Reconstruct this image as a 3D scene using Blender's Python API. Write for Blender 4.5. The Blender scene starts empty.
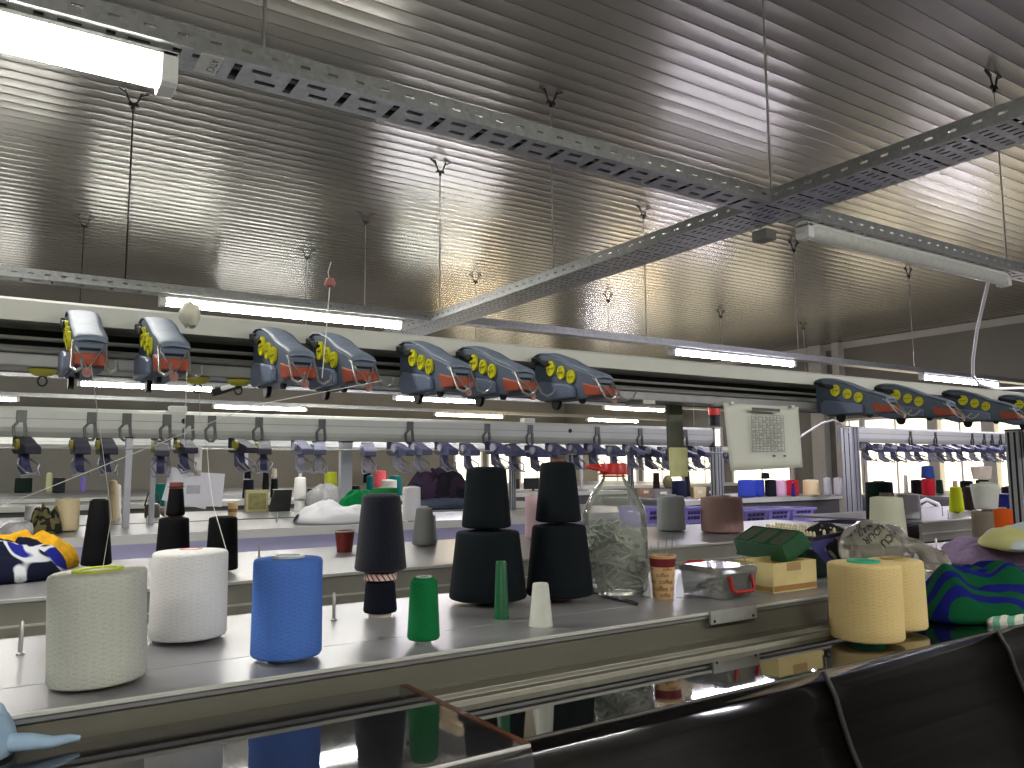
import bpy, bmesh, math, random
from mathutils import Vector, Matrix, noise
random.seed(7)
S = bpy.context.scene
C = S.collection
PI = math.pi

# ------------------------------------------------------------------ camera
FPX, YAW, PIT, ROL, CZ = 790., math.radians(57.03), math.radians(6.12), math.radians(-.4), 1.58
c_, s_ = math.cos, math.sin
FW = Vector((c_(YAW)*c_(PIT), s_(YAW)*c_(PIT), s_(PIT)))
_R = Vector((s_(YAW), -c_(YAW), 0)); _U = Vector((-c_(YAW)*s_(PIT), -s_(YAW)*s_(PIT), c_(PIT)))
RT = _R*c_(ROL) + _U*s_(ROL); UP = _U*c_(ROL) - _R*s_(ROL)
cd = bpy.data.cameras.new('camera'); cam = bpy.data.objects.new('camera', cd); C.objects.link(cam)
cd.sensor_width = 36; cd.lens = FPX*36/1024; cd.clip_start = .02; cd.clip_end = 200
cam.matrix_world = Matrix(((RT.x, UP.x, -FW.x, 0), (RT.y, UP.y, -FW.y, 0), (RT.z, UP.z, -FW.z, CZ), (0, 0, 0, 1)))
S.camera = cam
S.view_settings.view_transform = 'Standard'; S.view_settings.look = 'None'
S.view_settings.gamma = 1; S.view_settings.use_curve_mapping = False
S.view_settings.exposure = 1.85

def on(x, y, Z=None, Y=None, X=None):
    """survey helper: where the sight line through a photo pixel meets a plane of the room"""
    d = FW + RT*((x-512)/FPX) + UP*((384-y)/FPX)
    t = (Z-CZ)/d.z if Z is not None else Y/d.y if Y is not None else X/d.x
    return Vector((d.x*t, d.y*t, CZ+d.z*t))
def depth(p): return (Vector(p)-Vector((0, 0, CZ))).dot(FW)
def hw(x, half, p):
    """real half width of an upright round thing seen half a span wide at column x"""
    return half/FPX*depth(p)*math.cos(math.atan((x-512)/FPX))
def solve(xl, xr, yt, yb, Z):
    """centre, radius and height of a round thing standing on the plane Z"""
    r = .05
    for _ in range(20):
        p = on((xl+xr)/2, yb, Z=Z); d = math.hypot(p.x, p.y); k = (d+r*.98)/d
        cx, cy = p.x*k, p.y*k
        r = hw((xl+xr)/2, (xr-xl)/2, (cx, cy, Z))
    return cx, cy, r, on((xl+xr)/2, yt, Y=cy).z-Z

# --------------------------------------------------------------- materials
def lin(c):
    f = lambda v: v/12.92 if v <= .04045 else ((v+.055)/1.055)**2.4
    return tuple(f(v/255) for v in c)+(1,)
MATS = {}
def mat(key, fn):
    if key not in MATS:
        m = bpy.data.materials.new(key if isinstance(key, str) else '_'.join(str(k) for k in key))
        m.use_nodes = True
        nt = m.node_tree; b = nt.nodes['Principled BSDF']
        fn(nt, b); MATS[key] = m
    return MATS[key]
def N(nt, t, **kw):
    n = nt.nodes.new(t)
    for k, v in kw.items():
        if hasattr(n, k): setattr(n, k, v)
        else: n.inputs[k].default_value = v
    return n
def mth(nt, op, a, b=None):
    n = nt.nodes.new('ShaderNodeMath'); n.operation = op
    for i, v in enumerate((a, b)):
        if v is None: continue
        if isinstance(v, (int, float)): n.inputs[i].default_value = v
        else: nt.links.new(v, n.inputs[i])
    return n.outputs[0]
def ramp(nt, fac, stops):
    r = nt.nodes.new('ShaderNodeValToRGB'); e = r.color_ramp.elements
    while len(e) < len(stops): e.new(.5)
    for k, (p, c) in enumerate(stops): e[k].position = p; e[k].color = c
    nt.links.new(fac, r.inputs[0]); return r.outputs[0]
def shade(c, k): return tuple(min(1, v*k) for v in c[:3])+(1,)
def plain(col, rough=.5, metal=0., vary=.08, scale=30., ior=1.45, bump=0.):
    def fn(nt, b):
        c = lin(col)
        tc = N(nt, 'ShaderNodeTexCoord'); no = N(nt, 'ShaderNodeTexNoise', Scale=scale, Detail=4.)
        nt.links.new(tc.outputs['Object'], no.inputs['Vector'])
        nt.links.new(ramp(nt, no.outputs['Fac'], [(.3, shade(c, 1-vary)), (.7, shade(c, 1+vary))]), b.inputs['Base Color'])
        b.inputs['Roughness'].default_value = rough; b.inputs['Metallic'].default_value = metal
        b.inputs['IOR'].default_value = ior
        if bump:
            bp = N(nt, 'ShaderNodeBump', Strength=1., Distance=bump); nt.links.new(no.outputs['Fac'], bp.inputs['Height'])
            nt.links.new(bp.outputs[0], b.inputs['Normal'])
    return mat(('plain', col, rough, metal, vary, scale, ior, bump), fn)
def yarn(col, amp=.10, fuzz=0., pitch=.0085):
    """cross-wound yarn: two crossing families of turns round the cone plus fibre noise"""
    def fn(nt, b):
        c = lin(col)
        tc = N(nt, 'ShaderNodeTexCoord'); sp = N(nt, 'ShaderNodeSeparateXYZ')
        nt.links.new(tc.outputs['Object'], sp.inputs[0])
        a = mth(nt, 'ARCTAN2', sp.outputs[1], sp.outputs[0]); z = mth(nt, 'MULTIPLY', sp.outputs[2], 2*PI/pitch)
        no0 = N(nt, 'ShaderNodeTexNoise', Scale=14., Detail=3.); nt.links.new(tc.outputs['Object'], no0.inputs['Vector'])
        w = mth(nt, 'MULTIPLY', no0.outputs['Fac'], 9.)
        a3 = mth(nt, 'MULTIPLY', a, 19.)
        s1 = mth(nt, 'SINE', mth(nt, 'ADD', mth(nt, 'ADD', z, a3), w))
        s2 = mth(nt, 'SINE', mth(nt, 'ADD', mth(nt, 'SUBTRACT', z, mth(nt, 'MULTIPLY', a, 17.)), w))
        mx = mth(nt, 'MULTIPLY', mth(nt, 'MAXIMUM', s1, s2), .5)
        no = N(nt, 'ShaderNodeTexNoise', Scale=260., Detail=3.); nt.links.new(tc.outputs['Object'], no.inputs['Vector'])
        h = mth(nt, 'ADD', mth(nt, 'MULTIPLY', mx, .3), no.outputs['Fac'])
        nt.links.new(ramp(nt, h, [(.15, shade(c, 1-amp)), (.95, shade(c, 1+amp))]), b.inputs['Base Color'])
        b.inputs['Roughness'].default_value = .85; b.inputs['Specular IOR Level'].default_value = .2
        b.inputs['Sheen Weight'].default_value = .0+fuzz*.3; b.inputs['Sheen Roughness'].default_value = .6
        bp = N(nt, 'ShaderNodeBump', Strength=.7, Distance=.0012+fuzz*.004); nt.links.new(h, bp.inputs['Height'])
        nt.links.new(bp.outputs[0], b.inputs['Normal'])
    return mat(('yarn', col, amp, fuzz, pitch), fn)
def emit(col, k):
    def fn(nt, b):
        b.inputs['Base Color'].default_value = (.8, .8, .8, 1)
        b.inputs['Emission Color'].default_value = lin(col); b.inputs['Emission Strength'].default_value = k
    return mat(('emit', col, k), fn)
def glassy(col, gloss, rough=.05, ior=1.45, tint=None, milk=.06):
    """thin clear plastic: see-through, a mirroring skin and a trace of body colour"""
    def fn(nt, b):
        out = nt.nodes['Material Output']; nt.nodes.remove(b)
        tr = N(nt, 'ShaderNodeBsdfTransparent'); tr.inputs[0].default_value = lin(tint or col)
        df = N(nt, 'ShaderNodeBsdfDiffuse'); df.inputs[0].default_value = lin(col)
        gl = N(nt, 'ShaderNodeBsdfGlossy'); gl.inputs[0].default_value = (.92, .92, .93, 1); gl.inputs['Roughness'].default_value = rough
        m0 = N(nt, 'ShaderNodeMixShader'); m0.inputs[0].default_value = milk
        nt.links.new(tr.outputs[0], m0.inputs[1]); nt.links.new(df.outputs[0], m0.inputs[2])
        fr = N(nt, 'ShaderNodeFresnel', IOR=ior)
        f = mth(nt, 'MINIMUM', mth(nt, 'ADD', fr.outputs[0], gloss), 1.)
        mx = N(nt, 'ShaderNodeMixShader'); nt.links.new(f, mx.inputs[0])
        nt.links.new(m0.outputs[0], mx.inputs[1]); nt.links.new(gl.outputs[0], mx.inputs[2])
        nt.links.new(mx.outputs[0], out.inputs[0])
    return mat(('glassy', col, gloss, rough, ior, tint, milk), fn)
def blotch(c1, c2, thr=.55, scale=6., c3=None, soft=.02):
    """cloth of two or three colours in big irregular patches"""
    def fn(nt, b):
        tc = N(nt, 'ShaderNodeTexCoord'); no = N(nt, 'ShaderNodeTexNoise', Scale=scale, Detail=.5, Distortion=.6)
        nt.links.new(tc.outputs['Object'], no.inputs['Vector'])
        st = [(0, lin(c1)), (thr, lin(c1)), (thr+soft, lin(c2)), (1, lin(c2))]
        if c3: st = [(0, lin(c1)), (thr-.12, lin(c1)), (thr-.1, lin(c3)), (thr-.06, lin(c3)), (thr-.04, lin(c2)), (1, lin(c2))]
        nt.links.new(ramp(nt, no.outputs['Fac'], st), b.inputs['Base Color'])
        b.inputs['Roughness'].default_value = .9; b.inputs['Specular IOR Level'].default_value = .15
    return mat(('blotch', c1, c2, thr, scale, c3), fn)
def bands(c1, c2, width, axis=(1, 0, 0), dist=2., c3=None):
    """striped knit: colour bands that run through the cloth"""
    def fn(nt, b):
        tc = N(nt, 'ShaderNodeTexCoord'); wv = N(nt, 'ShaderNodeTexWave', Scale=1/width/3.2, Distortion=dist, Detail=1.)
        wv.inputs['Detail Scale'].default_value = 1.2
        mp = N(nt, 'ShaderNodeMapping'); mp.inputs['Rotation'].default_value = axis
        nt.links.new(tc.outputs['Object'], mp.inputs[0]); nt.links.new(mp.outputs[0], wv.inputs['Vector'])
        st = [(0, lin(c1)), (.5, lin(c1)), (.54, lin(c2)), (1, lin(c2))]
        if c3: st = [(0, lin(c1)), (.45, lin(c1)), (.5, lin(c3)), (.56, lin(c3)), (.6, lin(c2)), (1, lin(c2))]
        nt.links.new(ramp(nt, wv.outputs['Fac'], st), b.inputs['Base Color'])
        b.inputs['Roughness'].default_value = .9; b.inputs['Specular IOR Level'].default_value = .15
        no = N(nt, 'ShaderNodeTexNoise', Scale=400.); bp = N(nt, 'ShaderNodeBump', Strength=.5, Distance=.001)
        nt.links.new(tc.outputs['Object'], no.inputs['Vector']); nt.links.new(no.outputs['Fac'], bp.inputs['Height'])
        nt.links.new(bp.outputs[0], b.inputs['Normal'])
    return mat(('bands', c1, c2, width, axis, dist, c3), fn)
def cloth(col): return plain(col, .95, 0, .14, 60., 1.2, .002)

def _galv(nt, b):
    tc = N(nt, 'ShaderNodeTexCoord'); vo = N(nt, 'ShaderNodeTexVoronoi', Scale=55.)
    nt.links.new(tc.outputs['Object'], vo.inputs['Vector'])
    nt.links.new(ramp(nt, vo.outputs['Color'], [(0, lin((160, 163, 161))), (1, lin((186, 188, 186)))]), b.inputs['Base Color'])
    b.inputs['Metallic'].default_value = .75; b.inputs['Roughness'].default_value = .38
GALV = mat('galvanised', _galv)
def _ceil(nt, b):
    tc = N(nt, 'ShaderNodeTexCoord'); no = N(nt, 'ShaderNodeTexNoise', Scale=.7, Detail=5.)
    nt.links.new(tc.outputs['Object'], no.inputs['Vector'])
    nt.links.new(ramp(nt, no.outputs['Fac'], [(.3, lin((126, 123, 114))), (.7, lin((140, 137, 128)))]), b.inputs['Base Color'])
    b.inputs['Metallic'].default_value = .5; b.inputs['Roughness'].default_value = .25
CEIL = mat('ceiling_sheet', _ceil)
def _tabletop(nt, b):
    tc = N(nt, 'ShaderNodeTexCoord'); no = N(nt, 'ShaderNodeTexNoise', Scale=5., Detail=6.)
    nt.links.new(tc.outputs['Object'], no.inputs['Vector'])
    nt.links.new(ramp(nt, no.outputs['Fac'], [(.25, lin((138, 138, 140))), (.75, lin((160, 159, 160)))]), b.inputs['Base Color'])
    b.inputs['Metallic'].default_value = .35
    nt.links.new(ramp(nt, no.outputs['Fac'], [(.2, (.28,)*3+(1,)), (.8, (.4,)*3+(1,))]), b.inputs['Roughness'])
TOP = mat('table_sheet', _tabletop)
WALL = plain((128, 125, 116), .55, 0, .05, 1.5)
FASC = plain((112, 109, 97), .4, 0, .05, 9.)
CREAM = plain((206, 207, 198), .4, 0, .03, 9.)
DARKM = plain((40, 40, 42), .4, .4)
BLACK = plain((16, 16, 17), .5)
STEEL = plain((190, 190, 186), .3, .8, .05)
ALU = plain((186, 188, 194), .35, .5, .04, 12.)
WHITEP = plain((228, 228, 224), .5, 0, .03)
SMOKE = glassy((70, 66, 66), .16, .03, 1.7, (150, 146, 146), .12)
ACRY = glassy((150, 148, 150), .04, .03, 1.5, (226, 224, 222), .08)
FRONTP = glassy((22, 22, 20), .02, .10, 1.5, (150, 147, 142), .05)
CLEAR = glassy((215, 220, 216), .05, .06, 1.45, (236, 240, 236), .07)
VIOL = plain((150, 142, 200), .35, 0, .05)

# ------------------------------------------------------------ mesh builder
class MB:
    def __init__(s): s.v = []; s.f = []; s.m = []
    def add(s, vs, fs, mi=0):
        o = len(s.v); s.v += [tuple(v) for v in vs]; s.f += [tuple(i+o for i in f) for f in fs]; s.m += [mi]*len(fs); return s
    def box(s, x0, x1, y0, y1, z0, z1, mi=0):
        return s.add([(x, y, z) for z in (z0, z1) for y in (y0, y1) for x in (x0, x1)],
                     [(0, 2, 3, 1), (4, 5, 7, 6), (0, 1, 5, 4), (2, 6, 7, 3), (0, 4, 6, 2), (1, 3, 7, 5)], mi)
    def obox(s, c, size, R=None, mi=0):
        R = R or Matrix.Identity(3); c = Vector(c); h = [d/2 for d in size]
        vs = [c+R @ Vector((x*h[0], y*h[1], z*h[2])) for z in (-1, 1) for y in (-1, 1) for x in (-1, 1)]
        return s.add(vs, [(0, 2, 3, 1), (4, 5, 7, 6), (0, 1, 5, 4), (2, 6, 7, 3), (0, 4, 6, 2), (1, 3, 7, 5)], mi)
    def lathe(s, prof, c=(0, 0, 0), n=32, R=None, mi=0, closed=False, a0=0, a1=2*PI):
        """profile of (radius, height) turned about z; open ends on the axis are capped"""
        R = R or Matrix.Identity(3); c = Vector(c); vs = []; fs = []; full = abs(a1-a0-2*PI) < 1e-6
        for r, z in prof:
            for k in range(n):
                a = a0+(a1-a0)*k/(n if full else n-1); vs.append(c+R @ Vector((r*math.cos(a), r*math.sin(a), z)))
        P = len(prof)
        for i in range(P if closed else P-1):
            j = (i+1) % P
            for k in range(n if full else n-1):
                l = (k+1) % n; fs.append((i*n+k, i*n+l, j*n+l, j*n+k))
        if not closed and full:
            if prof[0][0] > 1e-6: fs.append(tuple(range(n-1, -1, -1)))
            if prof[-1][0] > 1e-6: fs.append(tuple((P-1)*n+k for k in range(n)))
        return s.add(vs, fs, mi)
    def tube(s, pts, r, n=8, mi=0, closed=False):
        pts = [Vector(p) for p in pts]; P = len(pts); rings = []; prev = None
        for i, p in enumerate(pts):
            a = pts[i-1] if (i or closed) else p; b = pts[(i+1) % P] if (i < P-1 or closed) else p
            t = (b-a).normalized() if (b-a).length > 1e-9 else Vector((0, 0, 1))
            if prev is None: u = t.orthogonal().normalized()
            else:
                u = prev-t*prev.dot(t); u = u.normalized() if u.length > 1e-6 else t.orthogonal().normalized()
            prev = u; w = t.cross(u); rr = r[i] if isinstance(r, (list, tuple)) else r
            rings.append([p+u*rr*math.cos(2*PI*k/n)+w*rr*math.sin(2*PI*k/n) for k in range(n)])
        vs = [v for g in rings for v in g]; fs = []
        for i in range(P if closed else P-1):
            j = (i+1) % P
            for k in range(n): l = (k+1) % n; fs.append((i*n+k, i*n+l, j*n+l, j*n+k))
        if not closed: fs += [tuple(range(n-1, -1, -1)), tuple((P-1)*n+k for k in range(n))]
        return s.add(vs, fs, mi)
    def prism(s, poly, lo, hi, axis='x', mi=0):
        """polygon in the two other axes, pushed along one axis"""
        f = {'x': lambda a, b, t: (t, a, b), 'y': lambda a, b, t: (a, t, b), 'z': lambda a, b, t: (a, b, t)}[axis]
        n = len(poly); vs = [f(a, b, lo) for a, b in poly]+[f(a, b, hi) for a, b in poly]
        fs = [tuple(range(n-1, -1, -1)), tuple(range(n, 2*n))]+[(i, (i+1) % n, n+(i+1) % n, n+i) for i in range(n)]
        return s.add(vs, fs, mi)
    def sheet(s, poly, lo, hi, axis='x', mi=0):
        """open strip following a profile (no end caps)"""
        f = {'x': lambda a, b, t: (t, a, b), 'y': lambda a, b, t: (a, t, b)}[axis]
        n = len(poly); vs = [f(a, b, lo) for a, b in poly]+[f(a, b, hi) for a, b in poly]
        return s.add(vs, [(i, i+1, n+i+1, n+i) for i in range(n-1)], mi)
    def surf(s, fn, nu, nv, mi=0, wrap=False):
        vs = [fn(i/nu, j/nv) for j in range(nv+1) for i in range(nu+(0 if wrap else 1))]; w = nu if wrap else nu+1; fs = []
        for j in range(nv):
            for i in range(nu): k = (i+1) % w; fs.append((j*w+i, j*w+k, (j+1)*w+k, (j+1)*w+i))
        return s.add(vs, fs, mi)
    def build(s, name, m, parent=None, smooth=None, bevel=0., solid=0., loc=None):
        me = bpy.data.meshes.new(name); me.from_pydata(s.v, [], s.f)
        for mm in (m if isinstance(m, (list, tuple)) else [m]): me.materials.append(mm)
        if any(s.m): me.polygons.foreach_set('material_index', s.m)
        bm = bmesh.new(); bm.from_mesh(me); bmesh.ops.recalc_face_normals(bm, faces=bm.faces); bm.to_mesh(me); bm.free()
        if smooth:
            me.shade_smooth(); me.set_sharp_from_angle(angle=math.radians(smooth))
        o = bpy.data.objects.new(name, me); C.objects.link(o)
        if parent: o.parent = parent
        if loc: o.location = loc
        if bevel:
            b = o.modifiers.new('bevel', 'BEVEL'); b.width = bevel; b.segments = 2; b.limit_method = 'ANGLE'; b.angle_limit = .7
        if solid:
            b = o.modifiers.new('thickness', 'SOLIDIFY'); b.thickness = solid; b.offset = 0
        return o
def tag(o, label, cat, group=None, kind=None):
    o['label'] = label; o['category'] = cat
    if group: o['group'] = group
    if kind: o['kind'] = kind
    return o
def thing(name, label, cat, loc=(0, 0, 0), rz=0, group=None, rot=None):
    o = bpy.data.objects.new(name, None); C.objects.link(o); o.empty_display_size = .05
    o.location = loc; o.rotation_euler = rot or (0, 0, rz)
    return tag(o, label, cat, group)
KIDS = {}
URND = random.Random(11)
def dup(root, loc, label=None, rz=None):
    """a copy of a thing with copies of its parts and sub-parts"""
    r = root.copy(); C.objects.link(r); r.location = loc
    if rz is not None: r.rotation_euler = (0, 0, rz)
    if label: r['label'] = label
    if root.name not in KIDS:
        KIDS[root.name] = [(ch, [g for g in bpy.data.objects if g.parent == ch]) for ch in bpy.data.objects if ch.parent == root]
    for ch, gs in KIDS[root.name]:
        k = ch.copy(); C.objects.link(k); k.parent = r
        for g in gs:
            q = g.copy(); C.objects.link(q); q.parent = k
    return r
def struct(o): o['kind'] = 'structure'; return o
ORD = ['first', 'second', 'third', 'fourth', 'fifth', 'sixth', 'seventh', 'eighth', 'ninth', 'tenth', 'eleventh', 'twelfth',
       'thirteenth', 'fourteenth', 'fifteenth', 'sixteenth', 'seventeenth', 'eighteenth', 'nineteenth', 'twentieth']
def nth(i):
    if i < 20: return ORD[i]
    return ('twenty-' if i < 29 else 'thirty-')+ORD[(i+1) % 10-1] if (i+1) % 10 else 'thirtieth'
def rotx(a): return Matrix.Rotation(a, 3, 'X')
def roty(a): return Matrix.Rotation(a, 3, 'Y')
def rotz(a): return Matrix.Rotation(a, 3, 'Z')

# ------------------------------------------------------------------ setting
X0, X1, Y0, Y1, ZC = -5., 16.6, -3., 22.2, 4.5
struct(MB().box(X0, X1, Y0, Y1, -.1, 0).build('floor', plain((112, 112, 108), .4, 0, .1, 2.)))
m = MB(); P = .147; prof = []
y = Y0
while y < Y1:
    prof += [(y, ZC-.0135), (y+.0035, ZC-.0172), (y+.007, ZC-.0135)]
    for k in range(1, 8): prof.append((y+.007+(P-.007)*k/8, ZC-.0135+.0024*math.sin(PI*k/8)))
    y += P
m.sheet(prof, X0, X1, 'x')
struct(m.build('ceiling', CEIL, smooth=22))
def wall(name, x0, x1, y0, y1):
    return struct(MB().box(x0, x1, y0, y1, 0, ZC).build(name, WALL))
wall('wall_right', X1, X1+.2, Y0, Y1); wall('wall_back', X0, X1, Y1, Y1+.2)
wall('wall_left', X0-.2, X0, Y0, Y1); wall('wall_front', X0, X1, Y0-.2, Y0)
TRIM = plain((188, 186, 176), .5)
struct(MB().prism([(X1-.09, ZC-.02), (X1, ZC-.02), (X1, ZC-.16), (X1-.02, ZC-.16)], Y0, Y1, 'y').build('trim_1', TRIM))
struct(MB().prism([(Y1-.09, ZC-.02), (Y1, ZC-.02), (Y1, ZC-.16), (Y1-.02, ZC-.16)], X0, X1, 'x').build('trim_2', TRIM))
DAY = emit((255, 240, 204), .75)
nwin = 0
def window(axis, a0, a1, z0=.86, z1=2.62):
    global nwin; nwin += 1
    a0, a1 = min(a0, a1), max(a0, a1); k = .06
    def bx(mb, p0, p1, q0, q1, d0, d1):
        if axis == 'x': mb.box(X1-d1, X1-d0, p0, p1, q0, q1)
        else: mb.box(p0, p1, Y1-d1, Y1-d0, q0, q1)
    f = MB()
    bx(f, a0, a1, z0-k, z0, 0, .07); bx(f, a0, a1, z1, z1+k, 0, .07); bx(f, a0-k, a0, z0-k, z1+k, 0, .07); bx(f, a1, a1+k, z0-k, z1+k, 0, .07)
    fo = struct(f.build('window_%d' % nwin, WHITEP))
    g = MB(); bx(g, a0, a1, z0, z1, .01, .03); g.build('pane', DAY, fo)
    mid = (a0+a1)/2; q = MB(); bx(q, mid-.02, mid+.02, z0, z1, .025, .06); q.build('mullion', WHITEP, fo)
    sl = MB(); bx(sl, a0-k, a1+k, z0-k-.03, z0-k, 0, .16); sl.build('window_sill', WHITEP, fo)
for xa, xb in ((868, 930), (941, 985), (998, 1060), (842, 862), (735, 792), (690, 722), (645, 682), (600, 637)):
    window('x', on(xa, 450, X=X1).y, on(xb, 450, X=X1).y)
for xa, xb in ((520, 552), (488, 512), (455, 480)):
    window('y', on(xa, 450, Y=Y1).x, on(xb, 450, Y=Y1).x)
npil = 2
for px, w, zt in ((822, .35, ZC), (843, .18, ZC), (936, .22, 2.85), (991, .25, 2.85)):
    npil += 1; yy = on(px, 400, X=X1).y
    struct(MB().box(X1-.22, X1-.001, yy-w/2, yy+w/2, 0, zt-.02).build('trim_%d' % npil, TRIM))

# --------------------------------------------------------------- cable trays
def perforate(mb, L, W, unit, holes, put):
    nu = max(1, int(round(L/unit))); unit = L/nu
    us = sorted({0, 1}|{h[0] for h in holes}|{h[1] for h in holes}); vs = sorted({0, 1}|{h[2] for h in holes}|{h[3] for h in holes})
    for q in range(nu):
        for i in range(len(us)-1):
            for j in range(len(vs)-1):
                cu, cv = (us[i]+us[i+1])/2, (vs[j]+vs[j+1])/2
                if any(h[0] < cu < h[1] and h[2] < cv < h[3] for h in holes): continue
                mb.add([put((q+u)*unit, v*W) for u, v in ((us[i], vs[j]), (us[i+1], vs[j]), (us[i+1], vs[j+1]), (us[i], vs[j+1]))], [(0, 1, 2, 3)])
NARROW = [(.12, .26, .15, .85), (.44, .78, .2, .34), (.58, .94, .62, .76)]
BROAD = [(.05, .13, .04, .46), (.05, .13, .54, .96)]+[(u, u+.2, v, v+.045) for u in (.26, .62) for v in (.1, .24, .38, .55, .69, .83)]
SIDE = [(.3, .66, .42, .58)]
def tray(label, along, a0, a1, b, W, zb=2.93, H=.07, pat=NARROW, unit=.19, part_of=None):
    L = a1-a0
    t = thing('cable_tray', label, 'cable tray', ((a0, b, zb) if along == 'x' else (b, a0, zb)), 0, 'perforated cable trays under the ceiling')
    w = (lambda u, v, z: (u, v, z)) if along == 'x' else (lambda u, v, z: (v, u, z))
    m = MB(); perforate(m, L, W, unit, pat, lambda u, v: w(u, v, 0)); m.build('tray_bottom', GALV, t, solid=.002)
    for v in (0, W):
        m = MB(); perforate(m, L, H, .1, SIDE, lambda u, q: w(u, v, q))
        d = .012 if v == 0 else -.012
        m.add([w(0, v, H), w(L, v, H), w(L, v+d, H), w(0, v+d, H)], [(0, 1, 2, 3)])
        m.build('side_flange', GALV, t, solid=.002)
    return t
XB0, XB1 = 3.26, 3.56
trA = tray('near cable tray carrying the brightest tube lamp', 'x', -2.5, XB0-.002, 2.57, .17)
tray('wide cable tray crossing the ceiling away from the camera', 'y', -1.2, 10., XB0, XB1-XB0, pat=BROAD, unit=.2)
tray('short cable tray carrying the unlit tube lamp', 'x', XB1+.002, 14., 2.62, .14)
tray('cable tray just above the near feed rail, left of the wide tray', 'x', -3., XB0-.002, 6.38, .14)
tray('cable tray running right from the far end of the wide tray', 'x', XB1+.002, 16.5, 6.32, .14)
tray('cable tray behind the near feed rail, third from the camera', 'x', -4., 16.5, 10.004, .14)
tray('cable tray with lamps seen just under the near feed rail', 'x', -4., 16.5, 13.1, .14)
tray('farthest cable tray, low above the grey duct', 'x', -4., 16.5, 16.6, .14)
for lb, pts in (('added black cable darkening the near tray slots', [(-2.4, 2.615, 2.945), (1., 2.62, 2.945), (3.2, 2.615, 2.945)]), ('added black cable darkening the near tray slots, second', [(-2.4, 2.69, 2.945), (1., 2.695, 2.945), (3.2, 2.69, 2.945)]),
                ('added black cable darkening the wide tray slots', [(3.33, -1.1, 2.95), (3.34, 4., 2.95), (3.33, 9.9, 2.95)]), ('added black cable darkening the wide tray slots, second', [(3.42, -1.1, 2.95), (3.41, 4., 2.95), (3.42, 9.9, 2.95)]), ('added black cable darkening the wide tray slots, third', [(3.49, -1.1, 2.95), (3.5, 4., 2.95), (3.49, 9.9, 2.95)])):
    tag(MB().tube(pts, .013, 8).build('added_cable', BLACK, smooth=60), lb, 'cable')  # cables added above the perforations so the slots look dark
# tray joint box and the sticker on the near tray
jx = MB().box(3.57, 3.66, 2.86, 2.96, 2.865, 2.925).build('junction_box', plain((120, 120, 116), .5), bevel=.004)
tag(jx, 'small dark junction box under the crossing of two trays', 'junction box')
stk = thing('sticker', 'white sticker with black letters under the near tray beside the lamp', 'sticker', (.52, 2.65, 2.9275))
MB().box(-.035, .035, -.07, .07, -.001, .0005).build('sticker_paper', plain((222, 224, 214), .6), stk)
def text_mesh(body, size, ext=0., bold=0.):
    cu = bpy.data.curves.new('lettering', 'FONT'); cu.body = body; cu.size = size; cu.align_x = 'CENTER'; cu.align_y = 'CENTER'
    cu.resolution_u = 2; cu.offset = bold; cu.extrude = ext
    o = bpy.data.objects.new('lettering', cu); C.objects.link(o)
    dg = bpy.context.evaluated_depsgraph_get(); dg.update()
    me = bpy.data.meshes.new_from_object(o.evaluated_get(dg)); bpy.data.objects.remove(o); bpy.data.curves.remove(cu)
    vs = [v.co.copy() for v in me.vertices]; fs = [tuple(p.vertices) for p in me.polygons]; bpy.data.meshes.remove(me)
    return vs, fs
vs, fs = text_mesh('ATICI', .04)
MB().add([(v.y*.9+.012, v.x*.95, -.0016) for v in vs], fs).build('lettering', BLACK, stk)

# ---------------------------------------------------------------- tube lamps
def lamp(label, x0, x1, y, z, col, k, W=.075, on_=True):
    t = thing('tube_lamp', label, 'tube lamp', ((x0+x1)/2, y, z), 0, 'fluorescent tube lamps along the trays'); h = (x1-x0)/2
    q = W/.075
    MB().prism([(-W/2, .018), (-W/2, .03), (-W/4, .048), (W/4, .048), (W/2, .03), (W/2, .018)], -h, h, 'x').build('housing', WHITEP, t)
    mm = emit(col, k) if on_ else plain((205, 206, 196), .35)
    pr = [(W*.47*math.cos(a), .018+(.018+.042*q)*math.sin(a)) for a in [PI+PI*i/12 for i in range(13)]]
    MB().prism(pr, -h+.05, h-.05, 'x').build('diffuser', mm, t, smooth=40)
    for s in (-1, 1):
        MB().prism([(-W/2, .0-.042*q), (-W*.3, -.002-.046*q), (W*.3, -.002-.046*q), (W/2, .0-.042*q), (W/2, .032), (-W/2, .032)], s*h-.0, s*(h-.05), 'x').build('end_cap', WHITEP, t, bevel=.004)
    return t
KL = 24.
WHT, VLT, WRM, COOL = (255, 253, 246), (243, 237, 255), (255, 226, 178), (248, 246, 255)
zl = 2.882
lamp('big bright tube lamp cut by the upper left corner', -1.6, .42, 2.66, zl, WHT, KL*.7, .125)
lamp('long bright tube lamp on tray just above the near feed rail', .97, 3.03, 6.45, zl, WHT, KL)
lamp('violet-white tube lamp above the hanging table sheet', 6.27, 8.41, 6.39, zl, VLT, KL)
lamp('violet-white tube lamp at right beside the white cable', 11.28, 13.5, 6.39, zl, VLT, KL)
lamp('unlit tube lamp under the short tray', 3.66, 5.9, 2.69, zl, WHT, 0, .085, False)
lamp('bright tube lamp seen right under the two leftmost tension units', .92, 2.85, 13.17, zl, WHT, KL)
lamp('tube lamp seen under the fifth tension unit', 5.97, 7.87, 13.17, zl, WHT, KL)
lamp('yellowish tube lamp seen just left of the dark rail bracket', 10.87, 12.69, 13.17, zl, WRM, KL*.8)
lamp('tube lamp low above the duct, left of the rail\'s fourth unit', 3.58, 5.54, 16.67, zl, WHT, KL)
lamp('warm yellow tube lamp low above the duct, centre', 8.6, 10.55, 16.67, zl, WRM, KL*.8)
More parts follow.
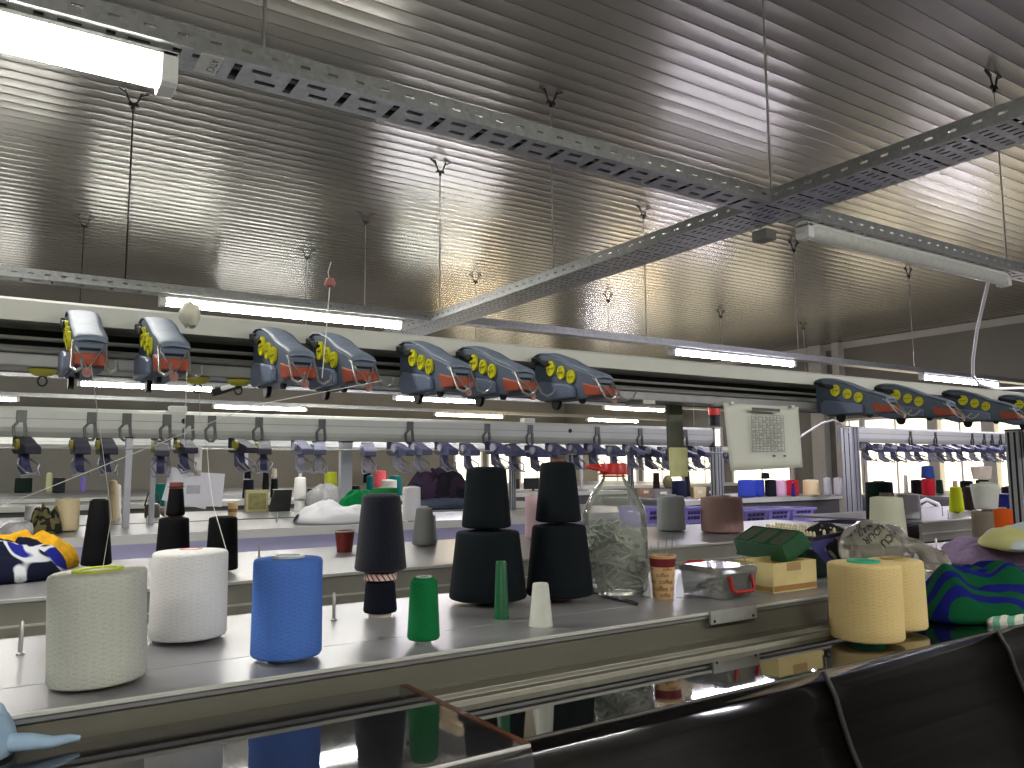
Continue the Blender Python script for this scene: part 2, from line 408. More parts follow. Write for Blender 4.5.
lamp('faint tube lamp lowest above the duct, right of centre', 13.18, 15.03, 16.67, zl, COOL, KL)
lamp('tube lamp low above the duct at the left border', -1.7, .27, 16.67, zl, WHT, KL)
for a, c in ((-1.6, WHT), (4.3, COOL), (9.4, VLT)):
    lamp('tube lamp on the third tray hidden behind the near feed rail', a, a+2.05, 10.07, zl, c, KL)
for a, c in ((6.9, VLT), (9.9, VLT)):  # unseen lamps added to brighten the right side and its duct
    lamp('added fill tube lamp further along the short tray, right of the picture', a, a+2.1, 2.69, zl, c, KL, .085)
for a, c in ((-1.8, WHT), (2.2, WHT), (6.4, COOL)):  # out-of-view lamps added as fill for the foreground
    lamp('added fill tube lamp on the ceiling behind the photographer', a, a+2.05, -1., zl, c, KL)

# --------------------------------------------------------------- hanger rods
def clampmesh():
    m = MB()
    m.tube([(-.06, 0, -.005), (-.05, 0, -.03), (-.03, 0, -.085), (0, 0, -.105), (.03, 0, -.085), (.05, 0, -.03), (.06, 0, -.005)], .007, 8)
    m.obox((-.075, 0, -.02), (.07, .02, .01), roty(.5)); m.obox((.075, 0, -.02), (.07, .02, .01), roty(-.5))
    m.box(-.035, .035, -.012, .012, -.125, -.10); m.lathe([(.014, -.15), (.014, -.125)], n=6)
    return m
rodpos = [('thin hanger rod on the near tray at top left', .70, 2.65, 3.0), ('hanger rod at the corner where the near tray meets the wide one', 3.3, 2.6, 3.0),
          ('dark hanger rod below the near lamp, leftmost long one', .73, 6.44, 3.0), ('hanger rod above the far end of the wide tray', 3.37, 6.42, 3.0),
          ('hanger rod in the middle of the wide tray', 3.43, 4.71, 3.0), ('hanger rod right of the wide tray, above the rail\'s seventh unit', 5.90, 6.38, 3.0),
          ('hanger rod seen just right of the wide tray\'s far end, far behind', 5.89, 10.07, 3.0), ('hanger rod on the short tray at the right border', 6.08, 2.75, 3.0),
          ('hanger rod below the unlit lamp, right one', 11.18, 6.42, 3.0), ('faint hanger rod at far left behind the dark long one', .69, 10.07, 3.0),
          ('hanger rod left of the wide tray\'s far end, pale one', 3.37, 8.23, 3.0), ('hanger rod above the hanging table sheet, far', 8.47, 10.07, 3.0),
          ('hanger rod near the wall corner, small', 11.19, 10.07, 3.0), ('hanger rod below the unlit lamp, left one', 8.52, 6.4, 3.0),
          ('short far hanger rod beside the wall pilaster', 13.6, 10.07, 3.0), ('far hanger rod above the bright tube lamp', 3.3, 10.05, 3.0)]
for lb, x, y, zb in rodpos:
    t = thing('hanger_rod', lb, 'hanger rod', (x, y, ZC-.012), 0, 'threaded rods hanging the trays from the ceiling')
    MB().tube([(0, 0, -.1), (0, 0, zb-ZC+.012-.06)], .006, 8).build('rod', DARKM if 'dark' in lb or 'big' in lb else STEEL, t, smooth=50)
    clampmesh().build('ceiling_clamp', DARKM, t, smooth=40)
    MB().lathe([(.012, zb-ZC+.0), (.012, zb-ZC+.014)], n=6).build('nut', STEEL, t)
cb = [on(988, 283, Y=2.75), on(984, 300, Y=2.9), on(977, 330, Y=3.1), on(973, 360, Y=3.3), on(973, 376, Y=3.4), on(979, 384, Y=3.45), on(995, 389, Y=3.4), on(1024, 388, Y=3.3), on(1050, 384, Y=3.3)]
tag(MB().tube(cb, .012, 10).build('cable', WHITEP, smooth=60), 'white cable drooping from the unlit lamp past the right lamp', 'cable')

cb2 = [on(800, 437, Y=6.0), on(812, 429, Y=6.0), on(822, 423, Y=6.0), on(833, 420, Y=6.0), on(842, 423, Y=5.98), on(848, 433, Y=5.95)]
tag(MB().tube(cb2, .012, 8).build('cable', WHITEP, smooth=60), 'thin white cable arching from the table sheet to the slotted post', 'cable')
# ------------------------------------------------------------ near feed rail
rail = thing('feed_rail', 'long near overhead rail with white top beam and yarn tension units', 'feed rail', (0, 1.8, 1.785))
MB().prism([(-.004, .09), (-.004, .130), (.004, .136), (.12, .136), (.12, .09)], -1.8, 6.5, 'x').build('top_beam', CREAM, rail)
MB().box(-1.8, 6.5, .10, .118, 0, .089).build('back_plate', BLACK, rail)
for yy, zz in ((.03, .06), (.055, .045), (.03, .036)): MB().tube([(-1.8, yy, zz), (6.5, yy, zz)], .0045, 8).build('guide_rod', STEEL, rail)
MB().box(-1.8, 6.5, .0, .09, 0, .026).build('lower_bar', plain((150, 151, 150), .4, .3), rail, bevel=.003)
MB().tube([(-1.8, -.002, .115), (6.5, -.002, .115)], .0015, 6).build('edge_line', STEEL, rail)
br = MB().box(1.835, 1.895, .085, .1, -.18, .0); br.build('hanging_bracket', plain((78, 80, 66), .5), rail)
MB().box(1.825, 1.9, .07, .084, -.235, -.14).build('sensor_plate', plain((205, 206, 150), .5), rail, bevel=.004)
for k, px in enumerate((1.66, 2.16)):
    MB().obox((px, .03, -.005), (.05, .08, .012)).build('rail_clip', STEEL, rail)
for (px, py) in ((.066, .02), (.359, .02), (.446, .02), (1.05, .02), (2.3, .02)):
    dsc = MB().lathe([(.0, -.016), (.016, -.014), (.026, -.006), (.028, -.003), (.006, -.0005)], n=20).build('thread_disc', plain((176, 172, 40), .4), rail, smooth=40, loc=(px, py, 0))
    MB().tube([(.008*math.cos(a), 0, -.025+.010*math.sin(a)) for a in [2*PI*i/12 for i in range(12)]], .0018, 6, closed=True).build('thread_eye', DARKM, dsc)

# ------------------------------------------------------------- tension units
UB = plain((84, 96, 114), .5, 0, .06, 20.); UBF = plain((118, 130, 148), .5, 0, .1, 40.)
YEL = plain((214, 210, 30), .45, 0, .05); ORG = plain((160, 70, 44), .5, 0, .08)
UPROF = [(0, .02), (0, .138), (-.03, .143), (-.08, .137), (-.15, .116), (-.22, .086), (-.28, .068), (-.318, .055), (-.33, .044), (-.338, .004), (-.33, -.002), (-.26, -.004), (-.22, 0), (-.06, 0), (-.03, .008)]
def unit(name, label, group, T=.058):
    t = thing(name, label, 'yarn tension unit', (0, 0, 0), 0, group)
    MB().prism(UPROF, 0, T, 'x').build('housing', UB, t, bevel=.005)
    # shell over the top: a lighter lip following the curve
    top = UPROF[1:9]; m = MB()
    m.surf(lambda u, v: (-.003+(T+.006)*u, top[min(7, int(round(v*7)))][0], top[min(7, int(round(v*7)))][1]+.002+.004*math.sin(PI*u)), 6, 7)
    m.build('top_shell', UBF, t, smooth=50, solid=.003)
    MB().prism([(-.03, .012), (-.03, .05), (-.05, .062), (-.12, .052), (-.2, .04), (-.225, .03), (-.225, .004), (-.05, .004)], -.014, .0, 'x').build('lower_cover', plain((112, 124, 148), .45), t, bevel=.004)
    for yy, zz, r in ((-.10, .095, .022), (-.155, .078, .019), (-.205, .062, .019)):
        d = MB().lathe([(0, .006), (r*.3, .006), (r*.34, .003), (r*.7, .003), (r*.74, .007), (r, .007), (r, 0), (0, 0)], n=22, R=roty(-PI/2)).build('dial', YEL, t, smooth=35, loc=(-.001, yy, zz))
        MB().box(-.0085, -.003, -r*.8, r*.8, -.0012, .0012).build('dial_spoke', plain((150, 146, 20), .5), d)
    MB().prism([(-.268, .012), (-.262, .04), (-.30, .032), (-.342, .024), (-.342, .002), (-.285, .002)], -.006, T+.004, 'x').build('sensor_block', ORG, t, bevel=.003)
    MB().prism([(-.331, .03), (-.322, .05), (-.324, .051), (-.3345, .03)], .008, T-.008, 'x').build('front_window', plain((40, 44, 48), .15), t)
    MB().prism([(.012, .125), (.012, .14), (-.05, .124), (-.088, .118), (-.095, .108), (-.08, .1), (-.05, .112)], -.012, -.002, 'x').build('lever', BLACK, t, bevel=.002)
    MB().lathe([(.005, -.006), (.02, -.006), (.021, -.003), (.016, 0), (.021, .003), (.02, .006), (.005, .006)], n=20, R=roty(PI/2)).build('roller', DARKM, t, smooth=35, loc=(.01, -.11, -.004))
    MB().lathe([(.004, -.005), (.012, -.005), (.012, .005), (.004, .005)], n=16, R=roty(PI/2)).build('roller', DARKM, t, smooth=35, loc=(.012, -.24, -.003))
    for q, (dx, dy) in enumerate(((-.004, 0), (T, .02))):
        w = MB().tube([(dx, -.325+dy*.2, .048), (dx-.002, -.355, .012), (dx-.004, -.372, -.006), (dx+.004, -.39, -.014), (dx+.014, -.402, -.008), (dx+.01, -.42, .004)], .0028, 8).build('wire_guide', STEEL, t, smooth=60)
    MB().tube([(-.004, -.31, .05), (.02, -.385, -.01), (T+.004, -.31, .05)], .0024, 8).build('wire_guide', STEEL, t, smooth=60)
    MB().lathe([(.003, -.004), (.009, -.004), (.009, .004), (.003, .004)], n=14, R=rotx(PI/2)).build('thread_eye', plain((170, 120, 112), .4), t, smooth=40, loc=(.02, -.378, -.014))
    return t
U0 = None
ux = [.10, .235, .47, .60, .83, 1.0, 1.24, 2.48, 2.85, 3.33, 3.8]
for i, x in enumerate(ux):
    lb = 'blue-grey tension unit with yellow dials, %s from the left on the near rail' % nth(i)
    loc = (x, 1.797, 1.758)
    if U0 is None: U0 = unit('tension_unit', lb, 'yarn tension units on the near rail'); U0.location = loc; U0.scale = (.82, .84, .94)
    else: dup(U0, loc, lb)
bl = thing('yarn_lump', 'pale yellow wad stuck behind the second tension unit', 'wad', (.30, 1.62, 1.885))
MB().surf(lambda u, v: tuple(Vector((math.cos(2*PI*u)*math.sin(PI*v)*.02, math.sin(2*PI*u)*math.sin(PI*v)*.026, -math.cos(PI*v)*.024))*(1+.5*noise.noise(Vector((u*5, v*5, 3))))), 18, 10, wrap=True).build('wad', plain((222, 222, 200), .6), bl, smooth=60)

# ------------------------------------------------------------ knitting machines
def spindle(parent, x, y, z, h=.06):
    MB().lathe([(.008, 0), (.008, .004), (.0045, .006), (.0045, h-.004), (.002, h)], n=12).build('spindle', STEEL, parent, smooth=40, loc=(x, y, z))
TZ = 1.2
FASCL = plain((160, 158, 147), .4, 0, .05, 9.)
EDGE = plain((168, 166, 150), .35, .2)
def machine_a(label, x0, x1):
    t = thing('knitting_machine', label, 'knitting machine', (0, 0, 0))
    MB().box(x0, x1, 1.512, 2.19, TZ-.016, TZ).build('table_top', TOP, t)
    MB().box(x0, x1, 1.506, 1.5115, TZ-.006, TZ+.002).build('edge_strip', CREAM, t, bevel=.0015)
    MB().box(x0, x1, 1.70, 1.7025, TZ-.001, TZ+.0006).build('seam', STEEL, t)
    MB().prism([(1.52, TZ-.016), (1.54, TZ-.016), (1.54, 1.12), (1.513, 1.12), (1.513, 1.128), (1.52, 1.132)], x0, x1, 'x').build('fascia', FASC, t)
    MB().box(x0, x1, 1.463, 1.512, 1.115, 1.127).build('ledge', FASC, t)
    MB().box(x0, x1, 1.459, 1.4625, 1.112, 1.1285).build('edge_strip', EDGE, t, bevel=.001)
    MB().box(x0, x1, 1.37, 1.457, 1.09, 1.108).build('groove', plain((84, 82, 72), .5), t)
    MB().box(x0, x1, 1.385, 1.44, 1.108, 1.124).build('ledge', FASC, t)
    MB().box(x0, x1, 1.4385, 1.441, 1.108, 1.126).build('edge_strip', EDGE, t, bevel=.001)
    MB().box(x0, x1, 1.369, 1.372, 1.112, 1.1395).build('edge_strip', EDGE, t, bevel=.001)
    MB().box(x0, x1, 2.19, 2.2, .2, TZ).build('rear_panel', FASC, t)
    MB().box(x0, x1, 1.0, 2.19, .1, .78).build('lower_body', FASC, t)
    MB().box(x0, x1, 1.38, 2.19, .78, 1.09).build('inner_body', plain((46, 45, 42), .6), t)
    return t
M1 = machine_a('near knitting machine in front holding the grey, white and blue cones', -1.6, 3.1)
M1.name = 'knitting_machine'
def hoods(t, x0, x1, cuts):
    MB().prism([(1.368, 1.129), (1.368, 1.125), (1.139, 1.131), (1.139, 1.135)], x0, x1, 'x').build('hood_pane', SMOKE, t)
    MB().box(x0, x1, 1.1345, 1.1388, 1.122, 1.1345).build('edge_strip', plain((120, 116, 110), .2, .3), t, bevel=.0015)
    pr = [(1.134, 1.130), (1.124, 1.112), (1.108, 1.085), (1.095, 1.04), (1.075, .985), (1.053, .94), (1.02, .86), (.98, .76)]
    MB().sheet(pr, x0, x1, 'x').build('hood_front', FRONTP, t, smooth=60, solid=.004)
    for cx in cuts:
        MB().tube([(cx, a-.004, b+.004) for a, b in pr], .006, 8).build('gasket', plain((52, 50, 48), .5), t, smooth=60)
    for k, (yy, zz) in enumerate(((1.118, 1.06), (1.10, 1.0), (1.078, .95), (1.055, .9), (1.03, .84), (1.01, .8))):
        MB().box(x0, x1, yy, yy+.05, zz, zz+(.018 if k % 2 else .03)).build('needle_bed_bar', plain((130, 126, 126), .4, .3) if k != 3 else plain((206, 200, 220), .35, .3), t)
    MB().box(x0, x1, 1.25, 1.27, .78, 1.11).build('needle_bed_plate', plain((36, 35, 33), .6), t)
hoods(M1, -1.6, 3.1, (1.54, 2.29))
# the raised acrylic cover on the left part of the near machine
cov = thing('hood_cover', 'raised clear acrylic cover with brown edge at lower left', 'machine cover', (0, 0, 0))
MB().prism([(1.5, 1.1505), (1.5, 1.1465), (1.06, 1.1535), (1.06, 1.1575)], -1.6, .705, 'x').build('cover_pane', ACRY, cov)
MB().prism([(1.5, 1.1505), (1.5, 1.1465), (1.06, 1.1535), (1.06, 1.1575)], .700, .716, 'x').build('cover_edge', plain((104, 52, 22), .25), cov)
MB().sheet([(1.06, 1.1555), (1.052, 1.151), (1.046, 1.140), (1.04, 1.10), (1.03, 1.05)], -1.6, .712, 'x').build('cover_lip', ACRY, cov, smooth=60, solid=.004)
MB().tube([(-1.6, 1.054, 1.155), (.712, 1.054, 1.155)], .003, 8).build('cover_rim', plain((230, 228, 224), .2), cov)
for x, y in ((.06, 1.989), (.735, 1.97), (3.0, 1.9), (-.5, 1.9)): spindle(M1, x, y, TZ, .07)
MB().box(1.587, 1.766, 1.498, 1.5045, 1.17, TZ+.004).build('label_plate', plain((178, 180, 176), .4, .2), M1)
for xx in (1.60, 1.75): MB().lathe([(.004, 0), (.004, .002)], n=10, R=rotx(PI/2)).build('screw', DARKM, M1, loc=(xx, 1.4985, 1.178))
M1b = machine_a('knitting machine continuing right behind the striped cloth', 3.12, 7.4)
hoods(M1b, 3.12, 7.4, (4.2,))
spindle(M1b, 3.396, 1.901, TZ, .07)

def machine_b(label, x0, x1, yf, yr, y2, pins, hoodcol=VIOL):
    """the row behind: its rear table faces us, its hood lies beyond"""
    t = thing('knitting_machine', label, 'knitting machine', (0, 0, 0))
    MB().box(x0, x1, yf+.004, yr, TZ-.014, TZ).build('table_top', TOP, t)
    MB().box(x0, x1, yf-.003, yf+.0035, TZ-.009, TZ+.003).build('edge_strip', CREAM, t, bevel=.0015)
    MB().box(x0, x1, yf+.006, yf+.03, TZ-.075, TZ-.0145).build('fascia', FASCL, t)
    MB().box(x0, x1, yf, yf+.02, TZ-.082, TZ-.076).build('edge_strip', CREAM, t)
    MB().box(x0, x1, yf+.005, yf+.03, TZ-.135, TZ-.083).build('fascia', FASCL, t)
    MB().box(x0, x1, yf+.06, yr, .1, TZ-.136).build('lower_body', plain((40, 40, 40), .7), t)
    MB().prism([(yr+.02, 1.14), (yr+.02, 1.125), (y2, 1.105), (y2+.1, .95), (y2+.11, .96), (y2+.01, 1.115)], x0, x1, 'x').build('hood_pane', hoodcol, t, bevel=.003)
    for x, y in pins: spindle(t, x, y, TZ, .065)
    return t
HOODV = plain((196, 194, 232), .2, .35, .08, 3.)  # violet window reflection on the hoods put into the base colour
machine_b('second-row knitting machine behind the near one, with black cones', -2.4, 4.75, 2.84, 3.85, 4.35, ((.99, 3.589), (1.359, 3.576), (2.9, 3.3), (-.3, 3.2)), HOODV)
machine_b('second-row knitting machine on the right with neon yellow cone', 5.3, 9.6, 3.05, 4.1, 4.6, ((5.45, 3.15), (5.75, 3.12), (6.1, 3.35), (6.4, 3.12), (6.3, 3.7)), HOODV)
def machine_c(label, x0, x1, yf, yr, seam, slope=True, z=TZ, pins=()):
    """third row and beyond: hood faces us below a light ledge, cones stand on the table behind"""
    t = thing('knitting_machine', label, 'knitting machine', (0, 0, 0))
    MB().box(x0, x1, yf, yr, z-.03, z).build('table_top', plain((120, 121, 120), .35, .3, .06, 6.), t)
    MB().box(x0, x1, yf-.012, yf-.001, z-.055, z+.004).build('edge_strip', CREAM, t, bevel=.002)
    MB().box(x0, x1, seam-.03, seam, z+.0005, z+.0045).build('seam', plain((90, 90, 88), .5), t)
    MB().box(x0, x1, yf+.05, yr, .1, z-.031).build('lower_body', plain((92, 92, 92), .6), t)
    if slope:
        MB().prism([(yf-.014, z-.06), (yf-.03, z-.05), (yf-.45, z-.42), (yf-.44, z-.43)], x0, x1, 'x').build('hood_pane', HOODV, t)
        MB().prism([(yf-.45, z-.42), (yf-.44, z-.43), (yf-.42, .1), (yf-.46, .1)], x0, x1, 'x').build('hood_front', plain((60, 60, 66), .3), t)
        xx = x0+.6
        while xx < x1: MB().box(xx, xx+.012, yf-.45, yf-.44, .1, z-.42).build('gasket', DARKM, t); xx += 1.4
    for x, y in pins: spindle(t, x, y, z, .07)
    return t
machine_c('third-row knitting machine under the grey duct', -3., 5.2, 5.25, 7.95, 6.4, pins=((.9, 6.1), (1.35, 6.0), (1.75, 5.9)))
machine_c('third-row knitting machine at the far right under the white duct', 9.75, 14.4, 5.0, 6.6, 6.3)
machine_c('low side table with blue, pink and red cones', 6.65, 9.6, 6.62, 8.1, 7.9, False)
machine_c('far machine table behind the dark clothes pile', -3.5, 9., 10.25, 11.6, 11.4, False)
machine_c('farthest machine table near the back wall', -3.5, 15.5, 13., 18.4, 15.2, False)

# -------------------------------------------------------- overhead ducts, posts
DUCT = plain((206, 209, 200), .45, 0, .04, 4.); DUCT_LIT = plain((240, 241, 234), .45, 0, .03, 4.)  # second tone is paler, standing in for lamp light on the duct
def duct(label, x0, x1, y, z0, z1, mm, d=.16, legs=(), lz=.0):
    t = thing('duct', label, 'duct', (0, y, 0)); h = z1-z0
    MB().prism([(0, z0+h*.3), (0, z0+h*.86), (.02, z1), (d, z1), (d, z0), (.06, z0), (.02, z0+.03)], x0, x1, 'x').build('duct_body', mm, t, bevel=.008)
    MB().box(x0, x1, -.004, .004, z0+h*.58, z0+h*.6).build('duct_seam', plain((150, 152, 146), .5), t)
    for lx in legs: MB().box(lx-.025, lx+.025, .05, .1, lz, z0).build('support_leg', ALU, t)
    for e in (x0-.012, x1): MB().box(e, e+.012, -.008, d+.008, z0-.008, z1+.008).build('end_plate', plain((120, 122, 118), .4, .3), t)
    return t
D2 = duct('long grey overhead duct with hooks across the middle', -3., 6.6, 6.1, 1.815, 2.012, DUCT)
MB().lathe([(.02, 0), (.02, .006)], n=16, R=rotx(PI/2)).build('duct_hole', BLACK, D2, loc=(1.12, -.001, 1.94))
MB().lathe([(.02, 0), (.02, .006)], n=16, R=rotx(PI/2)).build('duct_hole', BLACK, D2, loc=(4.62, -.001, 1.94))
for xx in (1.02, 4.1): MB().box(xx, xx+.12, .01, .09, 2.0, 2.05).build('duct_clip', WHITEP, D2, bevel=.006)
D3 = duct('white overhead duct over the right third-row machine', 9.05, 13.6, 6.1, 1.885, 2.085, DUCT_LIT, legs=(13.5,), lz=1.2)
duct('thin white far duct seen under the grey one', -3.5, 15.8, 12., 1.9, 2.03, DUCT_LIT, legs=(-2., 3.1, 9.4, 15.6))
def hookmesh():
    m = MB(); m.box(-.035, .035, -.012, -.006, -.12, .0)
    m.prism([(-.035, -.12), (-.06, -.16), (-.052, -.26), (-.02, -.30), (.02, -.30), (.045, -.25), (.035, -.12), (.012, -.12), (.022, -.24), (.005, -.275), (-.015, -.275), (-.034, -.25), (-.038, -.165), (-.012, -.12)], -.016, .004, 'y')
    return m
HK = plain((92, 94, 92), .4, .3); hk0 = None
hooks = [.115, .524, .742, 1.002, 1.158, 1.311, 1.655, 2.15, 2.921, 3.685, 4.154, 4.955, 5.521, 6.162]
for i, x in enumerate(hooks):
    lb = 'grey loop hook clipped on the grey duct, %s from the left' % nth(i)
    if hk0 is None:
        hk0 = hookmesh().build('hook', HK, bevel=.003); hk0.scale = (.85, 1, .66); tag(hk0, lb, 'hook', 'loop hooks on the grey duct'); hk0.location = (x, 6.102, 1.985)
    else:
        q = hk0.copy(); C.objects.link(q); q.location = (x, 6.102, 1.985); q['label'] = lb
hr0 = None
for i, x in enumerate([10.42, 11.04, 12.03, 12.37, 12.6, 12.85, 13.3]):
    lb = 'dark loop hook clipped on the white duct, %s from the left' % nth(i)
    q = hk0.copy(); C.objects.link(q); q.location = (x, 6.102, 2.05); q['label'] = lb; q['group'] = 'loop hooks on the white duct'
def post(label, x, y, z0, z1, w=.07, d=.07, slots=True):
    t = thing('post', label, 'post', (x, y, 0), 0)
    MB().box(-w/2, w/2, -d/2, d/2, z0, z1).build('profile', ALU, t, bevel=.004)
    if slots:
        for k in (-.22, .22):
            MB().box(-w/2-.001, -w/2+.002, d*k-.006, d*k+.006, z0, z1-.01).build('slot', BLACK, t)
            MB().box(w*k-.006, w*k+.006, -d/2-.001, -d/2+.002, z0, z1-.01).build('slot', BLACK, t)
    MB().box(-w/2-.003, w/2+.003, -d/2-.003, d/2+.003, z1, z1+.008).build('post_cap', DARKM, t)
    return t
post('aluminium post at the right end of the grey duct', 6.56, 6.04, .1, 1.80, .1, .1)
post('aluminium slotted post holding the left end of the white duct', 8.98, 6.04, .1, 2.07, .15, .15)
post('dark slotted post at the right border holding the near rail', 4.95, 2.27, .1, 1.78, .075, .075)
post('grey post under the duct behind the white cone stack', 2.41, 6.25, 1.2, 1.806, .1, .06, False)
post('pale post left of the teal cone, under the duct', .75, 6.0, 1.2, 1.806, .045, .045, False)
post('thin pale post just left of the hanging papers', .94, 6.2, 1.2, 1.806, .035, .035, False)
post('thinner pale post beside the hanging papers', 1.04, 6.2, 1.2, 1.806, .025, .025, False)
post('thin post seen between the two black cone towers', 4.05, 6.25, 1.2, 1.806, .05, .05)
post('thin post seen left of the bottle cap', 4.72, 6.25, 1.0, 1.806, .05, .05)
post('thin post seen right of the bottle cap', 5.51, 6.25, 1.0, 1.806, .05, .05)
srod = tag(MB().tube([(-3, 5.98, 1.735), (6.6, 5.98, 1.735)], .008, 8).build('sensor_rod', STEEL, smooth=60), 'thin steel rod running under the grey duct', 'rod')
sr2 = tag(MB().tube([(9.05, 5.98, 1.80), (13.6, 5.98, 1.80)], .008, 8).build('sensor_rod', STEEL, smooth=60), 'thin steel rod running under the white duct', 'rod')
sig = thing('signal_lamp', 'red and black signal lamp on the end of the grey duct', 'signal lamp', (6.66, 6.14, 2.04))
MB().lathe([(.06, 0), (.06, .1), (.07, .1), (.07, .115), (0, .115)], n=20).build('lamp_base', BLACK, sig, smooth=40)
MB().lathe([(.066, .115), (.066, .2), (.06, .205), (0, .205)], n=20).build('red_lens', plain((220, 36, 40), .3), sig, smooth=40)

# small tension units under the far ducts
SB = plain((66, 68, 104), .5); SB2 = plain((84, 87, 116), .45); SWH = plain((160, 162, 176), .45); SDK = plain((40, 40, 58), .5)
def small_unit(label, group, a, b):
    t = thing('tension_unit', label, 'yarn tension unit', (0, 0, 0), 0, group)
    MB().prism([(y*.8, z*.8) for y, z in UPROF], -.045, .045, 'x').build('housing', a, t)
    MB().prism([(-.10, .03), (-.05, .03), (-.06, -.09), (-.14, -.13), (-.2, -.12), (-.13, -.07)], -.025, .025, 'x').build('bracket', b, t)
    for q in (-1, 1):
        MB().tube([(q*.03, -.1, -.03), (q*.06, -.19, -.07), (q*.03, -.25, -.12), (q*-.05, -.24, -.14), (q*-.06, -.17, -.10)], .006, 6).build('wire_guide', plain((150, 150, 160), .4, .4), t)
    MB().lathe([(0, 0), (.035, 0), (.035, .02), (0, .02)], n=14, R=roty(-PI/2)).build('dial', plain((150, 146, 60), .5) if a is SDK else SWH, t, loc=(-.045, -.12, .06))
    return t
pr = [small_unit('small tension unit', 'small tension units under the grey duct', a, b) for a, b in ((SDK, SB), (SB, SB2), (SB2, SWH))]
xs = [-.2, .12, .45, .62, .95, 1.12, 1.5, 1.68, 1.95, 2.15, 2.55, 2.75, 2.95]+[3.2+.235*i for i in range(14)]
for i, x in enumerate(xs):
    lb = 'small tension unit under the grey duct, %s from the left' % nth(i)
    p = pr[0 if i < 8 else 2 if i < 13 else 1]; loc = (x, 6.1, 1.70)
    if p.get('used') is None and p['label'] == 'small tension unit': p.location = loc; p['label'] = lb; p['used'] = 1
    else: dup(p, (x+URND.uniform(-.03, .03), 6.1, 1.70+URND.uniform(-.02, .01)), lb, rz=URND.uniform(-.3, .3))
p3 = None
for i in range(15):
    lb = 'small violet-blue tension unit under the white duct, %s from the left' % nth(i)
    q = dup(pr[1 + i % 2], (9.3+.28*i+URND.uniform(-.05, .05), 6.1, 1.775+URND.uniform(-.02, .01)), lb, rz=URND.uniform(-.35, .35)); q['group'] = 'small tension units under the white duct'
for i in range(9):
    q = dup(pr[1], (10.7+.5*i, 11.95, 1.78), 'tiny far tension unit between the table sheet and the slotted post, %s from the left' % nth(i)); q['group'] = 'tiny tension units under the far duct'
for q in bpy.data.objects:
    if q.get('used'): del q['used']

# ------------------------------------------------------------------ yarn cones
def cone_at(label, x, y, z, r0, r1, h, col, core=None, top=.01, bot=.006, group=None, tilt=0, n=40, fuzz=0., amp=.10, rc=None, dish=.004):
    t = thing('yarn_cone', label, 'yarn cone', (x, y, z), random.uniform(0, 6), group)
    if tilt: t.rotation_euler = (0, 0, 0); t.rotation_euler = tilt
    b = .006 if r0 > .03 else .003; e = min(.007, r1*.2)
    rc = rc or max(.006, min(r0, r1)*.42)
    pr = [(rc*.9, bot+.004), (r0-b*2, bot), (r0-b*.5, bot+b*.4), (r0, bot+b*1.2)]
    for k in range(1, 6): pr.append((r0+(r1-r0)*k/6*1.0, bot+b+(h-bot-b-e)*k/6))
    pr += [(r1, h-e), (r1-e*.3, h-e*.3), (r1-e, h), (rc*1.3, h+dish), (rc*.9, h+dish)]
    MB().lathe(pr, n=n).build('yarn_winding', yarn(col, amp, fuzz), t, smooth=55)
    ri = rc*.72
    cc = plain(core or (200, 198, 186), .5)
    MB().lathe([(ri, 0), (rc, 0), (rc*.96, h+top), (ri, h+top), (ri, h+top-.004), (.002, h+top-.006), (.002, h+top-.008), (ri, h+top-.008)], n=28, closed=True).build('cone_core', cc, t, smooth=40)
    return t
def cone(label, xl, xr, yt, yb, col, core=None, taper=.95, Z=TZ, **kw):
    """taper = top radius / bottom radius; xl..xr measured at the widest part"""
    if yb > 590: yb += 4
    x, y, r, h = solve(xl, xr, yt, yb, Z)
    r0, r1 = (r, r*taper) if taper <= 1 else (r/taper, r)
    return cone_at(label, x, y, Z, r0, r1, h, col, core, **kw), (x, y, r, h)
NAVY, TEALK, BLK = (15, 18, 32), (17, 24, 29), (14, 15, 18)
cone('big grey melange cone with lime core, leftmost on the near table', 46, 148, 571, 690, (200, 202, 190), (190, 204, 40), 1.0, n=56, top=.0045, rc=.045, dish=.001, tilt=(0, math.radians(-2.2), 0), amp=.13)
cone('big white yarn cone with red core on the near table', 148, 227, 551, 643, (232, 231, 228), (206, 84, 84), .98, n=56, top=.005, rc=.026, bot=.008)
cone('bright blue yarn cone on the near table', 250, 322, 558, 663, (84, 126, 210), (206, 210, 208), .98, n=56, top=.006, dish=.001, rc=.034, bot=.008)
_, (x, y, r, h) = cone('small navy cone carrying the fuzzy navy one', 363, 397, 581, 615, NAVY, (214, 204, 190), .88, top=.004, bot=.009, rc=.03)
rg = thing('cone_sleeve', 'red and white striped paper sleeve between the two navy cones', 'cone sleeve', (x, y, TZ+h+.005))
def _stripe(nt, b):
    tc = N(nt, 'ShaderNodeTexCoord'); sp = N(nt, 'ShaderNodeSeparateXYZ'); nt.links.new(tc.outputs['Object'], sp.inputs[0])
    a = mth(nt, 'MULTIPLY', mth(nt, 'ARCTAN2', sp.outputs[1], sp.outputs[0]), 18.); z = mth(nt, 'MULTIPLY', sp.outputs[2], 300.)
    nt.links.new(ramp(nt, mth(nt, 'SINE', mth(nt, 'ADD', a, z)), [(.45, lin((222, 206, 190))), (.55, lin((150, 44, 52)))]), b.inputs['Base Color'])
MB().lathe([(.041, 0), (.043, .0), (.042, .017), (.04, .017)], n=32, closed=True).build('sleeve', mat('sleeve_stripe', _stripe), rg, smooth=40)
d = depth((x, y, TZ)); r2 = hw(380, 26.3, (x, y, TZ))
